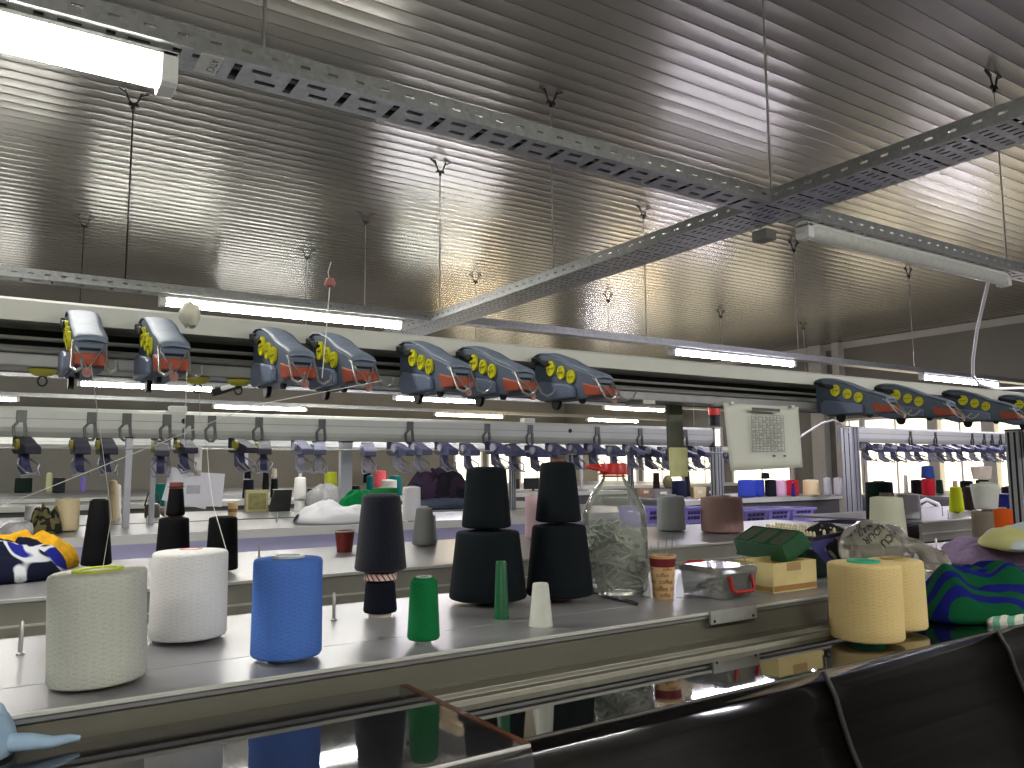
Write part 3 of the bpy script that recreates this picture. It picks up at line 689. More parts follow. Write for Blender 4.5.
cone_at('large fuzzy navy cone stacked on a smaller navy cone', x, y, TZ+h+.0222, r2, r2*.745, 77/FPX*d, (15, 18, 34), (60, 62, 70), top=.004, fuzz=.5, rc=.03)
cone('small shiny green cone in front on the near table', 407, 440, 579, 643, (18, 118, 64), (190, 200, 190), .84, top=.006, rc=.018, bot=.008)
_, (x, y, r, h) = cone('wide black-green cone under the left dark tower', 449, 527, 531, 605, TEALK, (44, 40, 42), .82, n=48, top=.001, bot=.012, rc=.035)
d = depth((x, y, TZ)); d *= .998; cone_at('narrower black-green cone atop the left dark tower', x-.004, y, TZ+h+.004, 25/FPX*d, 20.5/FPX*d, 62/FPX*d, TEALK, (30, 30, 32), n=48, top=.002)
_, (x, y, r, h) = cone('wide black-green cone under the right dark tower by the bottle', 526, 594, 525, 601, TEALK, (176, 122, 96), .80, n=48, top=.001, bot=.014, rc=.034)
d = depth((x, y, TZ)); cone_at('narrower black-green cone atop the right dark tower, brown core', x-.002, y, TZ+h+.004, 23.2/FPX*d, 17.6/FPX*d, 61/FPX*d, TEALK, (156, 90, 70), n=48, top=.012, rc=.018)
# empty cone tubes
def tube_cone(label, xl, xr, yt, yb, col, taper, group=None, trans=False):
    x, y, r, h = solve(xl, xr, yt, yb, TZ); w = .0015
    t = thing('cone_tube', label, 'empty cone', (x, y, TZ), 0)
    MB().lathe([(r-w*2, 0), (r, 0), (r, .006), (r*.97, .008), (r*taper, h-.004), (r*taper-.002, h), (r*taper-.004, h-.002), (r-w*3, .01)], n=28, closed=True).build('tube', plain(col, .4, 0, .05), t, smooth=40)
    MB().lathe([(r*taper-.0035, h-.006), (r*taper-.0035, h-.004), (.004, h-.004), (.004, h-.006)], n=24, closed=True).build('tube_end', plain(shade(col, .8)[:3] if 0 else col, .5), t)
tube_cone('slim empty green cone tube in front of the left dark tower', 494, 509, 561, 620, (16, 92, 52), .72)
tube_cone('empty translucent white cone tube in front of the dark towers', 529, 553, 583, 628, (206, 208, 196), .68)
# yellow cones on the near hood
cone('front pale yellow cone with green core on the near hood', 830, 906, 562, 645, (242, 214, 150), (70, 190, 150), 1.0, Z=1.1325, n=56, top=.006, dish=.001, rc=.042, bot=.01)
cone('rear pale yellow cone half hidden behind the other yellow one', 868, 929, 559, 632, (238, 214, 152), (190, 164, 110), .97, Z=1.132, n=48, top=.006, dish=.001, rc=.036, bot=.01)

# second row cones
cone('tall narrow black cone behind the grey cone', 80, 112, 500, 568, BLK, (60, 44, 44), .6, rc=.018, top=.004)
_, (x, y, r, h) = cone('wide black cone behind the white cone, carrying a narrower one', 154, 190, 518, 574, BLK, (40, 40, 42), .86, top=.001)
d = depth((x, y, TZ))*.93; cone_at('narrow black cone with brown core before the hanging papers', x+.004, y, TZ+h+.002, 9.6/FPX*d, 7.2/FPX*d, 32/FPX*d, BLK, (120, 66, 58), top=.02, rc=.026)
cone('single black cone right of the white cone', 205, 238, 517, 574, BLK, (60, 58, 56), .88, top=.001, bot=.008)
cone('grey cone on the second-row table right of the navy tower', 412, 436, 508, 547, (132, 136, 132), (176, 178, 168), .68, fuzz=.2)
cone('white cone half hidden behind the small grey cone', 424, 437, 515, 545, (205, 206, 200), None, .75)
cone('pale grey cone left of the mauve one', 657, 686, 496, 532, (176, 182, 180), (190, 186, 176), .95)
cone('wide mauve-pink cone behind the clear box', 701, 744, 497, 534, (172, 140, 134), (210, 190, 180), .99, n=48)
cone('pale pink cone peeking between the two dark towers', 525, 541, 496, 540, (230, 196, 204), None, .95)
cone('pale cream cone with dark core behind the printed bag', 869, 909, 497, 548, (214, 216, 190), (84, 76, 72), .84, n=48, top=.02, rc=.03)
cone('dark green cone behind the pale cream cone', 866, 896, 482, 521, (16, 42, 38), None, .93)
cone('neon yellow cone on the right second-row table', 949, 965, 487, 513, (214, 226, 40), (220, 190, 180), .76, top=.05, rc=.02)
cone('dark brown cone right of the neon yellow one', 963, 977, 487, 511, (58, 48, 44), None, .86)
cone('white cone left of the white chair-like hoop', 897, 922, 494, 520, (226, 224, 226), None, .95)
cone('black cone at right behind the pale grey cone', 1002, 1016, 487, 512, (44, 38, 40), None, .9)
_, (x, y, r, h) = cone('taupe brown cone at right beside the orange cone', 973, 996, 511, 549, (128, 116, 102), (110, 100, 90), 1.0, top=.001)
d = depth((x, y, TZ))*.86; cone_at('pale grey upturned cone standing on the taupe cone', x+.02, y-.01, TZ+h+.002, 12/FPX*d, 15.2/FPX*d, 31/FPX*d, (206, 208, 200), None)
cone('orange cone on the table at the right border', 994, 1015, 509, 540, (216, 92, 30), (200, 170, 140), .97)
# third row and beyond
Z3 = TZ
far = [
 ('cream cylinder cone at left beside the yellow sweater', 53, 79, 499, 532, (226, 208, 166), .97, 6),
 ('small white cone left of the cream cylinder cone', 24, 42, 505, 521, (222, 220, 222), .95, 6),
 ('tall beige cone left of the duct post', 105, 118, 481, 523, (176, 162, 132), .62, 6),
 ('white cone hidden behind the tall beige one', 112, 121, 485, 520, (212, 208, 196), .7, 6),
 ('teal green cone left of the hanging papers', 153, 168, 484, 507, (16, 104, 92), .9, 6),
 ('white cone at right of the fuzzy navy cone', 402, 421, 487, 522, (224, 224, 222), .93, 6),
 ('bright green cone behind the fuzzy navy cone', 371, 398, 488, 512, (20, 104, 54), .97, 6),
 ('dark green cone right of the white cone stack', 307, 316, 489, 510, (18, 52, 42), .95, 6),
 ('navy cone at left end of the dark row', 242, 254, 480, 499, (26, 28, 44), .85, 7),
 ('tall black cone right of the navy one in the dark row', 262, 269, 470, 490, (22, 22, 26), .8, 7),
 ('black cone under a cream cone in the dark row', 270, 278, 479, 498, (26, 26, 30), .85, 7),
 ('lime green cone near the grey post', 324, 337, 472, 487, (164, 172, 44), .95, 7),
 ('aqua cone tip above the green cloth', 338, 347, 487, 502, (90, 196, 184), .7, 7),
 ('teal cone left of the pink-red cone', 366, 374, 476, 497, (18, 100, 98), .9, 7),
 ('teal cone right of the pink-red cone', 389, 402, 476, 496, (16, 104, 100), .94, 7),
 ('pink-red cone above the white and green cones', 373, 386, 471, 490, (206, 86, 92), .97, 7),
 ('white cone in front of the pink-red cone', 381, 397, 480, 497, (224, 222, 210), .97, 7),
 ('black cone left of the pink-red cone', 363, 371, 469, 483, (24, 24, 28), .88, 7),
 ('black cone with spike left of the far teal cones', 351, 360, 486, 497, (26, 26, 32), .93, 7),
 ('first blue cone on the side table', 738, 756, 480, 498, (58, 78, 184), .97, 8),
 ('second blue cone on the side table, behind the first', 753, 765, 480, 497, (52, 70, 176), .97, 8),
 ('black cone right of the blue cones on the side table', 765, 777, 480, 497, (26, 28, 36), .97, 8),
 ('pale pink cone on the side table', 776, 787, 480, 497, (226, 184, 206), .97, 8),
 ('red cone on the side table behind a slim blue cone', 786, 799, 480, 496, (190, 32, 50), .97, 8),
 ('slim dark blue cone before the red cone', 791, 796, 483, 497, (46, 44, 110), .5, 8),
 ('cream cone on the side table right of the red one', 803, 820, 480, 496, (232, 210, 164), .95, 8),
 ('pale grey cone at right end of the side table', 824, 832, 478, 496, (196, 198, 204), .95, 8),
 ('whitish cone just left of the slotted post', 834, 843, 478, 496, (206, 202, 204), .95, 8),
 ('slim cream cone at left on the far right table', 904, 909, 475, 494, (220, 208, 190), .8, 9),
 ('black cone left of the red one under the blue cone', 911, 923, 480, 495, (28, 26, 28), .95, 9),
 ('dark green cone right of the red one under the blue cone', 936, 944, 480, 494, (20, 46, 40), .85, 9),
 ('black cone in front of the bright window at right', 960, 974, 481, 493, (28, 28, 32), .95, 9),
 ('dark brown cone right of the bottle shoulder', 653, 660, 473, 490, (50, 34, 32), .9, 9),
 ('navy cone behind the pale grey cone', 672, 687, 481, 498, (26, 30, 58), .97, 9),
 ('slim black cone beside the far navy cone', 685, 691, 472, 497, (26, 26, 30), .7, 9),
 ('pale green slim cone at far left', 45, 52, 473, 492, (176, 180, 140), .8, 9),
 ('violet slim cone at far left', 80, 85, 477, 492, (122, 108, 190), .9, 9),
 ('dark grey cone between the pale green and violet ones', 52, 65, 478, 493, (40, 44, 44), .95, 9),
 ('black-green cone at the left border far behind', 14, 32, 478, 493, (16, 34, 28), .97, 9),
]
for lb, a, b, yt, yb, col, tp, g in far: cone(lb, a, b, yt, yb, col, None, tp, n=24, top=.008)
def on_top(lb, a, b, yt, yb, below, col, tp, core=None):
    """a small cone standing on top of another one far back"""
    xl, xr, yt2, yb2 = below; x, y, r, h = solve(xl, xr, yt2, yb2, TZ)
    d = depth((x, y, TZ)); rr = hw((a+b)/2, (b-a)/2, (x, y, TZ)); xo = on((a+b)/2, yb, Y=y).x
    cone_at(lb, xo, y, TZ+h+.0125, rr if tp <= 1 else rr/tp, rr*tp if tp <= 1 else rr, (yb-yt)/FPX*d, col, core, n=24)
on_top('cream cone atop a black cone in the dark row', 271, 277, 470, 479, (270, 278, 479, 498), (206, 196, 170), .85)
on_top('black cone atop the navy one in the dark row', 244, 251, 470, 480, (242, 254, 480, 499), (22, 22, 24), .9)
on_top('black cone standing behind the second blue cone', 761, 770, 474, 480, (765, 777, 480, 497), (22, 24, 30), .9)
_, (x, y, r, h) = cone('red cone under a blue cone before the bright window', 922, 936, 479, 496, (190, 34, 48), None, .97, n=24, top=.002)
d = depth((x, y, TZ)); cone_at('blue cone stacked on a red cone before the bright window', x, y, TZ+h+.004, 6.2/FPX*d, 5.4/FPX*d, 12.5/FPX*d, (44, 66, 128), None, n=24)
_, (x, y, r, h) = cone('black cone under a cream one before the bright window', 976, 990, 480, 494, (28, 28, 30), None, .97, n=24, top=.002)
d = depth((x, y, TZ)); cone_at('cream upturned cone on a black one before the bright window', x, y, TZ+h+.004, 8/FPX*d, 9.6/FPX*d, 13/FPX*d, (214, 202, 180), None, n=24)
_, (x, y, r, h) = cone('white lower cone of the white stack on the third row', 294, 305, 500, 513, (222, 222, 218), None, .97, n=28, top=.002)
d = depth((x, y, TZ)); cone_at('white upper cone of the white stack on the third row', x, y, TZ+h+.004, 6.6/FPX*d, 5.4/FPX*d, 22/FPX*d, (226, 226, 222), (206, 200, 196), n=28, top=14/FPX*d, rc=1.7/FPX*d)

# ------------------------------------------------------------------- bottle
x, y, r, h = solve(583, 649, 463, 597, TZ)
bt = thing('plastic_bottle', 'large clear plastic bottle with red cap full of grey clips', 'bottle', (x, y, TZ))
H = .335*h/.396
prof = [(.0, .004), (r*.8, .0), (r*.94, .006), (r, .02), (r, .06), (r*.97, .066), (r, .072), (r, .12), (r*.975, .126), (r, .132), (r*1.0, .19), (r*.97, .196), (r*.99, .203), (r*.98, .235), (r*.9, .262), (r*.72, .298), (r*.5, .328), (r*.36, .347), (r*.33, .352), (r*.33, .362)]
MB().lathe(prof, n=48).build('bottle_body', glassy((226, 230, 222), .0, .08, 1.22, (240, 242, 240), .2), bt, smooth=50)
MB().lathe([(r*.36, .352), (r*.4, .352), (r*.4, .357), (r*.36, .357)], n=28, closed=True).build('neck_ring', plain((190, 60, 50), .4), bt)
MB().lathe([(0, .395), (r*.40, .395), (r*.42, .392), (r*.43, .364), (r*.5, .363), (r*.5, .359), (r*.3, .359)], n=32).build('cap', plain((196, 36, 30), .35), bt, smooth=35)
MB().tube([(-r*.38, -.01, .366), (-r*.7, -.02, .376), (-r*.82, .03, .385), (-r*.6, .05, .387), (-r*.3, .03, .385)], .006, 8).build('cap_handle', plain((196, 36, 30), .35), bt, smooth=60)
def clipmesh():
    m = MB(); m.box(-.027, -.019, -.009, .009, -.002, .002); m.box(.019, .027, -.009, .009, -.002, .002)
    m.box(-.019, .019, -.009, -.004, -.002, .002); m.box(-.019, .019, .004, .009, -.002, .002); m.box(.004, .01, -.004, .004, -.002, .002); m.box(-.027, -.021, -.009, .009, .002, .008); return m
cl0 = None; CLIP = plain((160, 166, 152), .5, 0, .1)
rnd = random.Random(3)
for k in range(105):
    rr = r*.72*math.sqrt(rnd.uniform(.3, 1)); a = rnd.uniform(0, 2*PI); zz = .034+.142*rnd.random(); yaw = a+PI/2+rnd.uniform(-.55, .55)
    if k > 92: zz = .175+.012*rnd.random(); rr = r*.6*rnd.random()
    if cl0 is None:
        cl0 = clipmesh().build('plastic_clip', CLIP); q = cl0
        tag(q, 'small grey plastic clip heaped in the clear bottle', 'clip', 'grey plastic clips in the bottle')
    else: q = cl0.copy(); C.objects.link(q)
    q.location = (x+rr*math.cos(a), y+rr*math.sin(a), TZ+zz)
    q.rotation_euler = (rnd.uniform(-1.3, 1.3), rnd.uniform(-.75, .75), yaw)
    q.scale = (1.65,)*3

# ---------------------------------------------------------------------- cup
x, y, r, h = solve(650, 677, 556, 600, TZ)
cup = thing('paper_cup', 'brown printed paper coffee cup with dark red band holding wires', 'paper cup', (x, y, TZ), 0)
cr = lambda z: r*.74+r*.26*z/h
MB().lathe([(cr(0)-.003, .004), (cr(0), 0), (cr(h*.7), h*.7), (cr(h), h), (cr(h)+.002, h), (cr(h)+.002, h+.003), (cr(h)-.003, h+.003), (cr(0)-.004, .006)], n=36, closed=True).build('cup_wall', plain((214, 176, 126), .6, 0, .1, 40.), cup, smooth=40)
MB().lathe([(cr(h*.76)+.0006, h*.76), (cr(h*.96)+.0006, h*.96)], n=36).build('red_band', plain((112, 26, 34), .5), cup, smooth=40)
vs, fs = text_mesh('coffee', .021); m = MB()
az = math.atan2(-y, -x)
for row, (zz, off, sc) in enumerate(((.012, .1, .8), (.03, -.35, 1.05), (.05, .2, .95), (.069, -.15, .85), (.086, .3, .6))):
    for k in range(4):
        a0 = az+off+k*PI/2*1.02-1.5
        m.add([((cr(zz+v.y*sc)+.0008)*math.cos(a0+v.x*sc/r), (cr(zz+v.y*sc)+.0008)*math.sin(a0+v.x*sc/r), zz+v.y*sc) for v in vs], fs)
m.build('lettering', plain((74, 40, 22), .6), cup)
for k, (a, l) in enumerate(((.4, .05), (2.2, .03), (3.6, .045), (5.2, .06))):
    MB().tube([(r*.5*math.cos(a), r*.5*math.sin(a), .02), (r*.85*math.cos(a), r*.85*math.sin(a), h+l)], .0016, 6).build('needle', STEEL, cup)
for s in (-1, 1):
    q = MB(); sx = az+PI/2*s; px, py = x+math.cos(sx)*r*1.25, y+math.sin(sx)*r*1.25
    t = thing('clear_clip', 'small clear plastic holder at the %s side of the paper cup' % ('left' if s < 0 else 'right'), 'plastic holder', (px, py, TZ), az)
    MB().prism([(-.012, 0), (.012, 0), (.009, .05), (.004, .07), (-.004, .07), (-.009, .05)], -.005, .005, 'x').build('holder_body', CLEAR, t, bevel=.002)

# ------------------------------------------------------------------ clear box
cb_ = thing('storage_box', 'clear plastic storage box with red handle beside the paper cup', 'storage box', (1.757, 1.612, TZ))
BX, BY, BH = .148, .165, .086
m = MB(); w = .003
def tub(m, x0, x1, y0, y1, z0, z1, w, flare=.0):
    a = [(x0, y0), (x1, y0), (x1, y1), (x0, y1)]; f = flare
    b = [(x0-f, y0-f), (x1+f, y0-f), (x1+f, y1+f), (x0-f, y1+f)]
    ia = [(x0+w, y0+w), (x1-w, y0+w), (x1-w, y1-w), (x0+w, y1-w)]; ib = [(x0-f+w, y0-f+w), (x1+f-w, y0-f+w), (x1+f-w, y1+f-w), (x0-f+w, y1+f-w)]
    vs = [(p[0], p[1], z0) for p in a]+[(p[0], p[1], z1) for p in b]+[(p[0], p[1], z0+w) for p in ia]+[(p[0], p[1], z1) for p in ib]
    fs = [(3, 2, 1, 0), (8, 9, 10, 11)]
    for i in range(4):
        j = (i+1) % 4; fs += [(i, j, 4+j, 4+i), (8+j, 8+i, 12+i, 12+j), (4+i, 4+j, 12+j, 12+i)]
    return m.add(vs, fs)
tub(m, .006, BX-.006, .006, BY-.006, .001, BH-.012, .002, .006).build('box_body', glassy((190, 194, 188), .0, .08, 1.35, (232, 235, 232), .26), cb_, bevel=.002)
MB().prism([(-.003, BH-.016), (BY+.003, BH-.016), (BY+.003, BH-.002), (BY-.01, BH+.004), (.01, BH+.004), (-.003, BH-.002)], -.003, BX+.003, 'x').build('lid', glassy((196, 200, 196), .08, .12, 1.45, (220, 224, 220), .3), cb_, bevel=.002)
MB().tube([(.03, -.004, BH-.02), (.028, -.012, .03), (.04, -.014, .022), (.11, -.014, .022), (.122, -.012, .03), (.12, -.004, BH-.02)], .0055, 8).build('box_handle', plain((176, 26, 34), .4), cb_, smooth=60)
MB().tube([(.03, BY+.004, BH-.02), (.028, BY+.012, BH+.0), (.05, BY+.012, BH+.004), (.10, BY+.012, BH+.004), (.12, BY+.012, BH), (.12, BY+.004, BH-.02)], .005, 8).build('box_handle', plain((176, 26, 34), .4), cb_, smooth=60)
for k in range(14):
    q = thing('metal_part', 'dark metal part inside the clear storage box', 'metal part', (1.757+.03+.09*rnd.random(), 1.612+.03+.1*rnd.random(), TZ+.012+.035*rnd.random()), 0, 'dark metal parts in the clear box')
    q.rotation_euler = (rnd.uniform(-.4, .4), rnd.uniform(-.4, .4), rnd.uniform(0, 6))
    MB().prism([(-.02, -.006), (.02, -.006), (.024, 0), (.02, .006), (-.008, .006), (-.012, .012), (-.02, .012)], -.004, .004, 'z').build('plate', plain((70, 70, 70), .4, .5), q)
knife = thing('flat_tool', 'dark flat metal tool lying on the clear box lid', 'tool', (1.80, 1.70, TZ+BH+.0055), .8)
MB().prism([(-.07, -.006), (.05, -.006), (.07, .0), (.05, .006), (-.07, .006)], -.0015, .0015, 'z').build('blade', DARKM, knife)
# ------------------------------------------------------------ carton and crate
ct = thing('carton', 'open pale yellow cardboard carton right of the clear box', 'carton', (1.985, 1.617, TZ))
CX, CY, CH = .207, .15, .088
CARD = plain((214, 196, 138), .8, 0, .1, 12.)
tub(MB(), 0, CX, 0, CY, 0, CH, .004).build('carton_wall', CARD, ct)
MB().box(.002, CX-.002, -.0012, 0, .004, .02).build('tape_strip', plain((160, 120, 70), .5), ct)
MB().box(.065, .13, -.0014, -.0002, CH-.026, CH-.001).build('paper_label', plain((176, 146, 98), .7), ct)
MB().box(-.0014, -.0002, .002, CY-.002, .004, .018).build('tape_strip', plain((176, 140, 84), .5), ct)
gr = thing('plastic_crate', 'dark green plastic crate tipped upside down on the carton', 'crate', (2.192, 1.807, 1.349), rot=(0, -.507, -.26))
GRN = plain((16, 78, 42), .45, 0, .1, 20.)
GX, GY, GH = .052, .138, .052
m = MB(); tub(m, -GX+.004, GX-.004, -GY+.004, GY-.004, 0, GH, .004, .006); m.v = [(a, b, -c) for a, b, c in m.v]
m.build('crate_shell', GRN, gr, bevel=.002)
m = MB(); tub(m, -GX-.004, GX+.004, -GY-.004, GY+.004, 0, .007, .012); m.v = [(a, b, -c-GH+.004) for a, b, c in m.v]
m.f = m.f[2:]; m.m = m.m[2:]; m.build('crate_rim', GRN, gr)
for i in range(3):
    a0 = -GY+.010+i*.088; a1 = a0+.080
    fr = MB(); fr.box(-GX+.008, GX-.008, a0, a0+.004, 0, .004); fr.box(-GX+.008, GX-.008, a1-.004, a1, 0, .004); fr.box(-GX+.008, -GX+.012, a0+.004, a1-.004, 0, .004); fr.box(GX-.012, GX-.008, a0+.004, a1-.004, 0, .004)
    fr.build('base_rib', GRN, gr)
    MB().box(-GX+.012, GX-.012, a0+.004, a1-.004, .0003, .0015).build('base_panel', plain((62, 70, 54), .6, 0, .25, 200.), gr)
pen = thing('pen', 'dark pen lying flat before the bottle', 'pen', (1.513, 1.78, TZ+.005), math.atan2(-.18, -.012))
MB().lathe([(0, -.09), (.002, -.088), (.0045, -.075), (.0045, .07), (.005, .071), (.005, .085), (.0, .087)], n=12, R=roty(PI/2)).build('barrel', BLACK, pen, smooth=40)
MB().box(.02, .075, -.001, .001, .0045, .0065).build('pen_clip', DARKM, pen)
nt_ = thing('nut', 'tiny steel nut on the near table before the green tube', 'nut', (.745, 1.70, TZ+.0008))
MB().lathe([(.004, 0), (.008, 0), (.008, .006), (.004, .006)], n=6, closed=True).build('ring', STEEL, nt_)
# dark rack with pale needle tips behind the crate
pt = thing('needle_rack', 'violet-black rack with rows of pale needle tips behind the green crate', 'needle rack', (2.72, 2.24, TZ), math.radians(-105))
MB().prism([(-.06, 0), (.06, 0), (.065, .122), (-.065, .105)], 0, .38, 'x').build('rack_body', plain((78, 74, 140), .4), pt, bevel=.004)
MB().prism([(-.072, .106), (.07, .124), (.07, .136), (-.072, .118)], -.006, .386, 'x').build('rack_top', plain((34, 32, 48), .4), pt)
tip0 = None
for i in range(19):
    for j in range(3):
        yy = -.052+.046*j
        if tip0 is None:
            tip0 = MB().lathe([(.0055, 0), (.0055, .012), (.002, .018)], n=8).build('needle_tip', plain((226, 214, 176), .5), pt); q = tip0
        else:
            q = tip0.copy(); C.objects.link(q); q.parent = pt
        q.location = (.012+i*.0195, yy, .1195+(yy+.06)*.127)
for i in range(9): MB().box(.02+i*.04, .042+i*.04, -.066, -.058, .015, .098).build('rack_slot', plain((120, 114, 180), .4), pt)

# ----------------------------------------------------------------- soft goods
def heap(name, label, cat, x, y, z, sx, sy, h, seed, m, rz=0, wr=.35, n=44, flat=.55, group=None, edge=.18):
    t = thing(name, label, cat, (x, y, z), rz, group)
    def f(u, v):
        a = 2*PI*u; e = 1+edge*noise.noise(Vector((math.cos(a)*1.5, math.sin(a)*1.5, seed)))
        q = min(v/.86, 1); skirt = max(0, (v-.86)/.14)
        px, py = math.cos(a)*q*e*sx, math.sin(a)*q*e*sy
        k = max(0, 1-q**2.6)**flat
        p = Vector((px/max(sx, sy)*2.2, py/max(sx, sy)*2.2, seed))
        g = noise.noise(p*.9)*1.6; fold = .5+.5*math.sin((px*math.cos(seed)+py*math.sin(seed))/max(sx, sy)*7+g*3)*.55+.45*noise.noise(p*1.6)+.12*noise.noise(p*4.5)
        zz = h*k*(1-wr*.5+wr*fold)+.012*(1-skirt)*(1-k)
        return (px*(1-.05*skirt), py*(1-.05*skirt), max(0.001, zz) if skirt < .99 else 0.001)
    mb = MB().surf(f, n*2, n, wrap=True)
    mb.build(name+'_body' if False else 'fabric', m, t, smooth=80)
    return t
# striped sweater on the near hood
GBL = bands((8, 84, 48), (20, 26, 112), .06, (0, 0, 2.2), 3.6)
heap('striped_sweater', 'green and blue striped knit heaped on the hood at right', 'knitwear', 2.62, 1.315, 1.134, .37, .17, .125, 4.1, GBL, rz=.12, wr=.8, n=56)
heap('lilac_garment', 'lilac knit garment folded behind the striped one', 'knitwear', 3.36, 1.66, TZ, .32, .17, .085, 8.3, cloth((160, 138, 172)), rz=.3, wr=.7)
heap('pastel_garment', 'pale yellow and light blue knit on top at the right border', 'knitwear', 3.35, 1.50, TZ+.075, .33, .16, .075, 2.2, blotch((204, 214, 216), (222, 220, 150), .47, 4.), rz=.25, wr=.45)
heap('white_rag', 'white and mint cloth lying at the hood edge, lower right', 'cloth', 2.50, 1.19, 1.132, .15, .045, .035, 5.7, bands((226, 226, 214), (120, 180, 152), .03, (0, 0, 1.4), 1.0), rz=.1, wr=.3)
rag = heap('blue_rag', 'light blue rag crumpled on the cover in the lower left corner', 'rag', -.035, 1.50, 1.155, .085, .10, .075, 6.6, plain((168, 196, 220), .9, 0, .06, 30., 1.3, .001), rz=.2, wr=.5)
MB().tube([(.05, -.05, .02), (.085, -.07, .018), (.115, -.075, .012), (.14, -.07, .01), (.155, -.072, .008)], [.014, .013, .009, .007, .004], 10).build('cord_end', plain((168, 196, 220), .9, 0, .06, 30., 1.3, .001), rag, smooth=60)
def at3(x, y, z=TZ): return on(x, y, Z=z)
p = at3(28, 573); heap('navy_sweater', 'navy and royal blue sweater heap at the left border', 'knitwear', -.02, 3.52, TZ, .27, .30, .125, 3.3, blotch((22, 26, 48), (32, 40, 140), .70, 7., (214, 216, 222)), wr=.55, rz=.3)
heap('yellow_sweater', 'bright yellow sweater lying behind the navy one at left', 'knitwear', .09, 3.72, TZ, .19, .16, .135, 9.1, cloth((238, 180, 44)), wr=.3, rz=-.25)
q = on(323, 522, Y=5.75); heap('white_shirt', 'white shirts with navy marks spread on the third-row ledge', 'clothing', q.x+.06, 5.62, TZ, .34, .27, .13, 7.7, blotch((232, 232, 236), (34, 34, 66), .60, 4.5), wr=.5, rz=.35, n=48)
q = on(346, 505, Y=6.1); heap('green_cloth', 'bright green cloth lying over the white shirts', 'cloth', q.x-.06, 5.66, TZ+.085, .17, .15, .13, 1.2, cloth((16, 122, 66)), wr=.4)
q = on(330, 508, Y=6.9); heap('grey_sack', 'light grey sack behind the white shirts', 'sack', q.x, 6.95, TZ, .2, .2, .24, 2.9, cloth((150, 150, 152)), wr=.25, flat=.35)
q = on(434, 505, Y=7.4); heap('clothes_pile', 'dark purple-black pile of clothes behind the grey cone', 'clothes pile', q.x, 7.35, TZ, .33, .33, .36, 4.4, blotch((30, 28, 36), (52, 38, 58), .5, 9.), wr=.4, flat=.4)
q = on(440, 508, Y=7.0); heap('folded_blanket', 'blue-grey folded knit under the dark clothes pile', 'knitwear', q.x, 6.9, TZ, .36, .25, .09, 5.2, cloth((62, 68, 84)), wr=.3, flat=.3)
q = on(43, 529, Y=5.9); heap('camouflage_cloth', 'crumpled olive camouflage cloth beside the cream cylinder cone', 'cloth', q.x, 5.75, TZ, .09, .09, .14, 3.8, blotch((112, 106, 72), (44, 46, 36), .52, 22.), wr=.7)
q = on(20, 529, Y=5.8); heap('white_bundle', 'whitish soft bundle under the small white cone', 'bundle', q.x, 5.75, TZ, .1, .1, .075, 6.1, cloth((206, 204, 208)), wr=.2, flat=.3)
q = on(700, 505, Y=4.5)
# bags
def bag(name, label, x, y, z, rx, ry, rzz, seed, m, text=None, tail=None, rot=0):
    t = thing(name, label, 'plastic bag', (x, y, z), rot)
    def sf(a, e):
        d = Vector((math.cos(e)*math.cos(a), math.cos(e)*math.sin(a), math.sin(e)))
        k = 1+.16*noise.noise(d*1.8+Vector((seed, 0, 0)))+.05*noise.noise(d*5+Vector((0, seed, 0)))
        return Vector((d.x*rx*k, d.y*ry*k, max(0.001, rzz*.9+d.z*rzz*k)))
    MB().surf(lambda u, v: sf(2*PI*u, -PI/2+PI*v), 48, 28, wrap=True).build('bag_film', m, t, smooth=80)
    if tail:
        MB().tube([tail(k/8)[0] for k in range(9)], [tail(k/8)[1] for k in range(9)], 14).build('bag_tail', m, t, smooth=70)
    if text:
        mb = MB()
        for body, a0, e0, sz, ang in text:
            vs, fs = text_mesh(body, sz, 0., .0006)
            mb.add([sf(a0+(v.x*math.cos(ang)-v.y*math.sin(ang))/rx, e0+(v.x*math.sin(ang)+v.y*math.cos(ang))/rzz)*1.006 for v in vs], fs)
        mb.build('lettering', BLACK, t)
    return t
BAGM = glassy((186, 182, 170), .0, .22, 1.35, (226, 222, 212), .34)
bx, by = 2.70, 1.74
fa = math.atan2(-by, -bx)
bag('printed_bag', 'clear plastic bag with black printed letters behind the yellow cones', bx, by, TZ, .125, .11, .095, 1.7, BAGM,
    [('GUCU', fa+.62, .55, .038, .62+PI), ('MUDUR', fa+.17, .72, .038, .62+PI), ('NAIL', fa-.3, .8, .038, .62+PI), ('YAT', fa-.78, .75, .038, .62+PI)],
    lambda s: (Vector((.075+.09*s, -.075-.10*s, .085-.045*s+.02*math.sin(s*6))), .045*(1-.5*math.sin(min(1, s*1.6)*PI))+.006*s))
bag('dark_bag', 'black and clear crumpled bag left of the printed bag', 2.70, 1.93, TZ, .12, .085, .085, 4.2, blotch((34, 34, 36), (120, 120, 116), .56, 16.))
heap('dark_cloth', 'dark green-black cloth under the crumpled bag', 'cloth', 2.36, 1.83, TZ, .13, .09, .09, 2.6, cloth((20, 34, 30)), wr=.3)

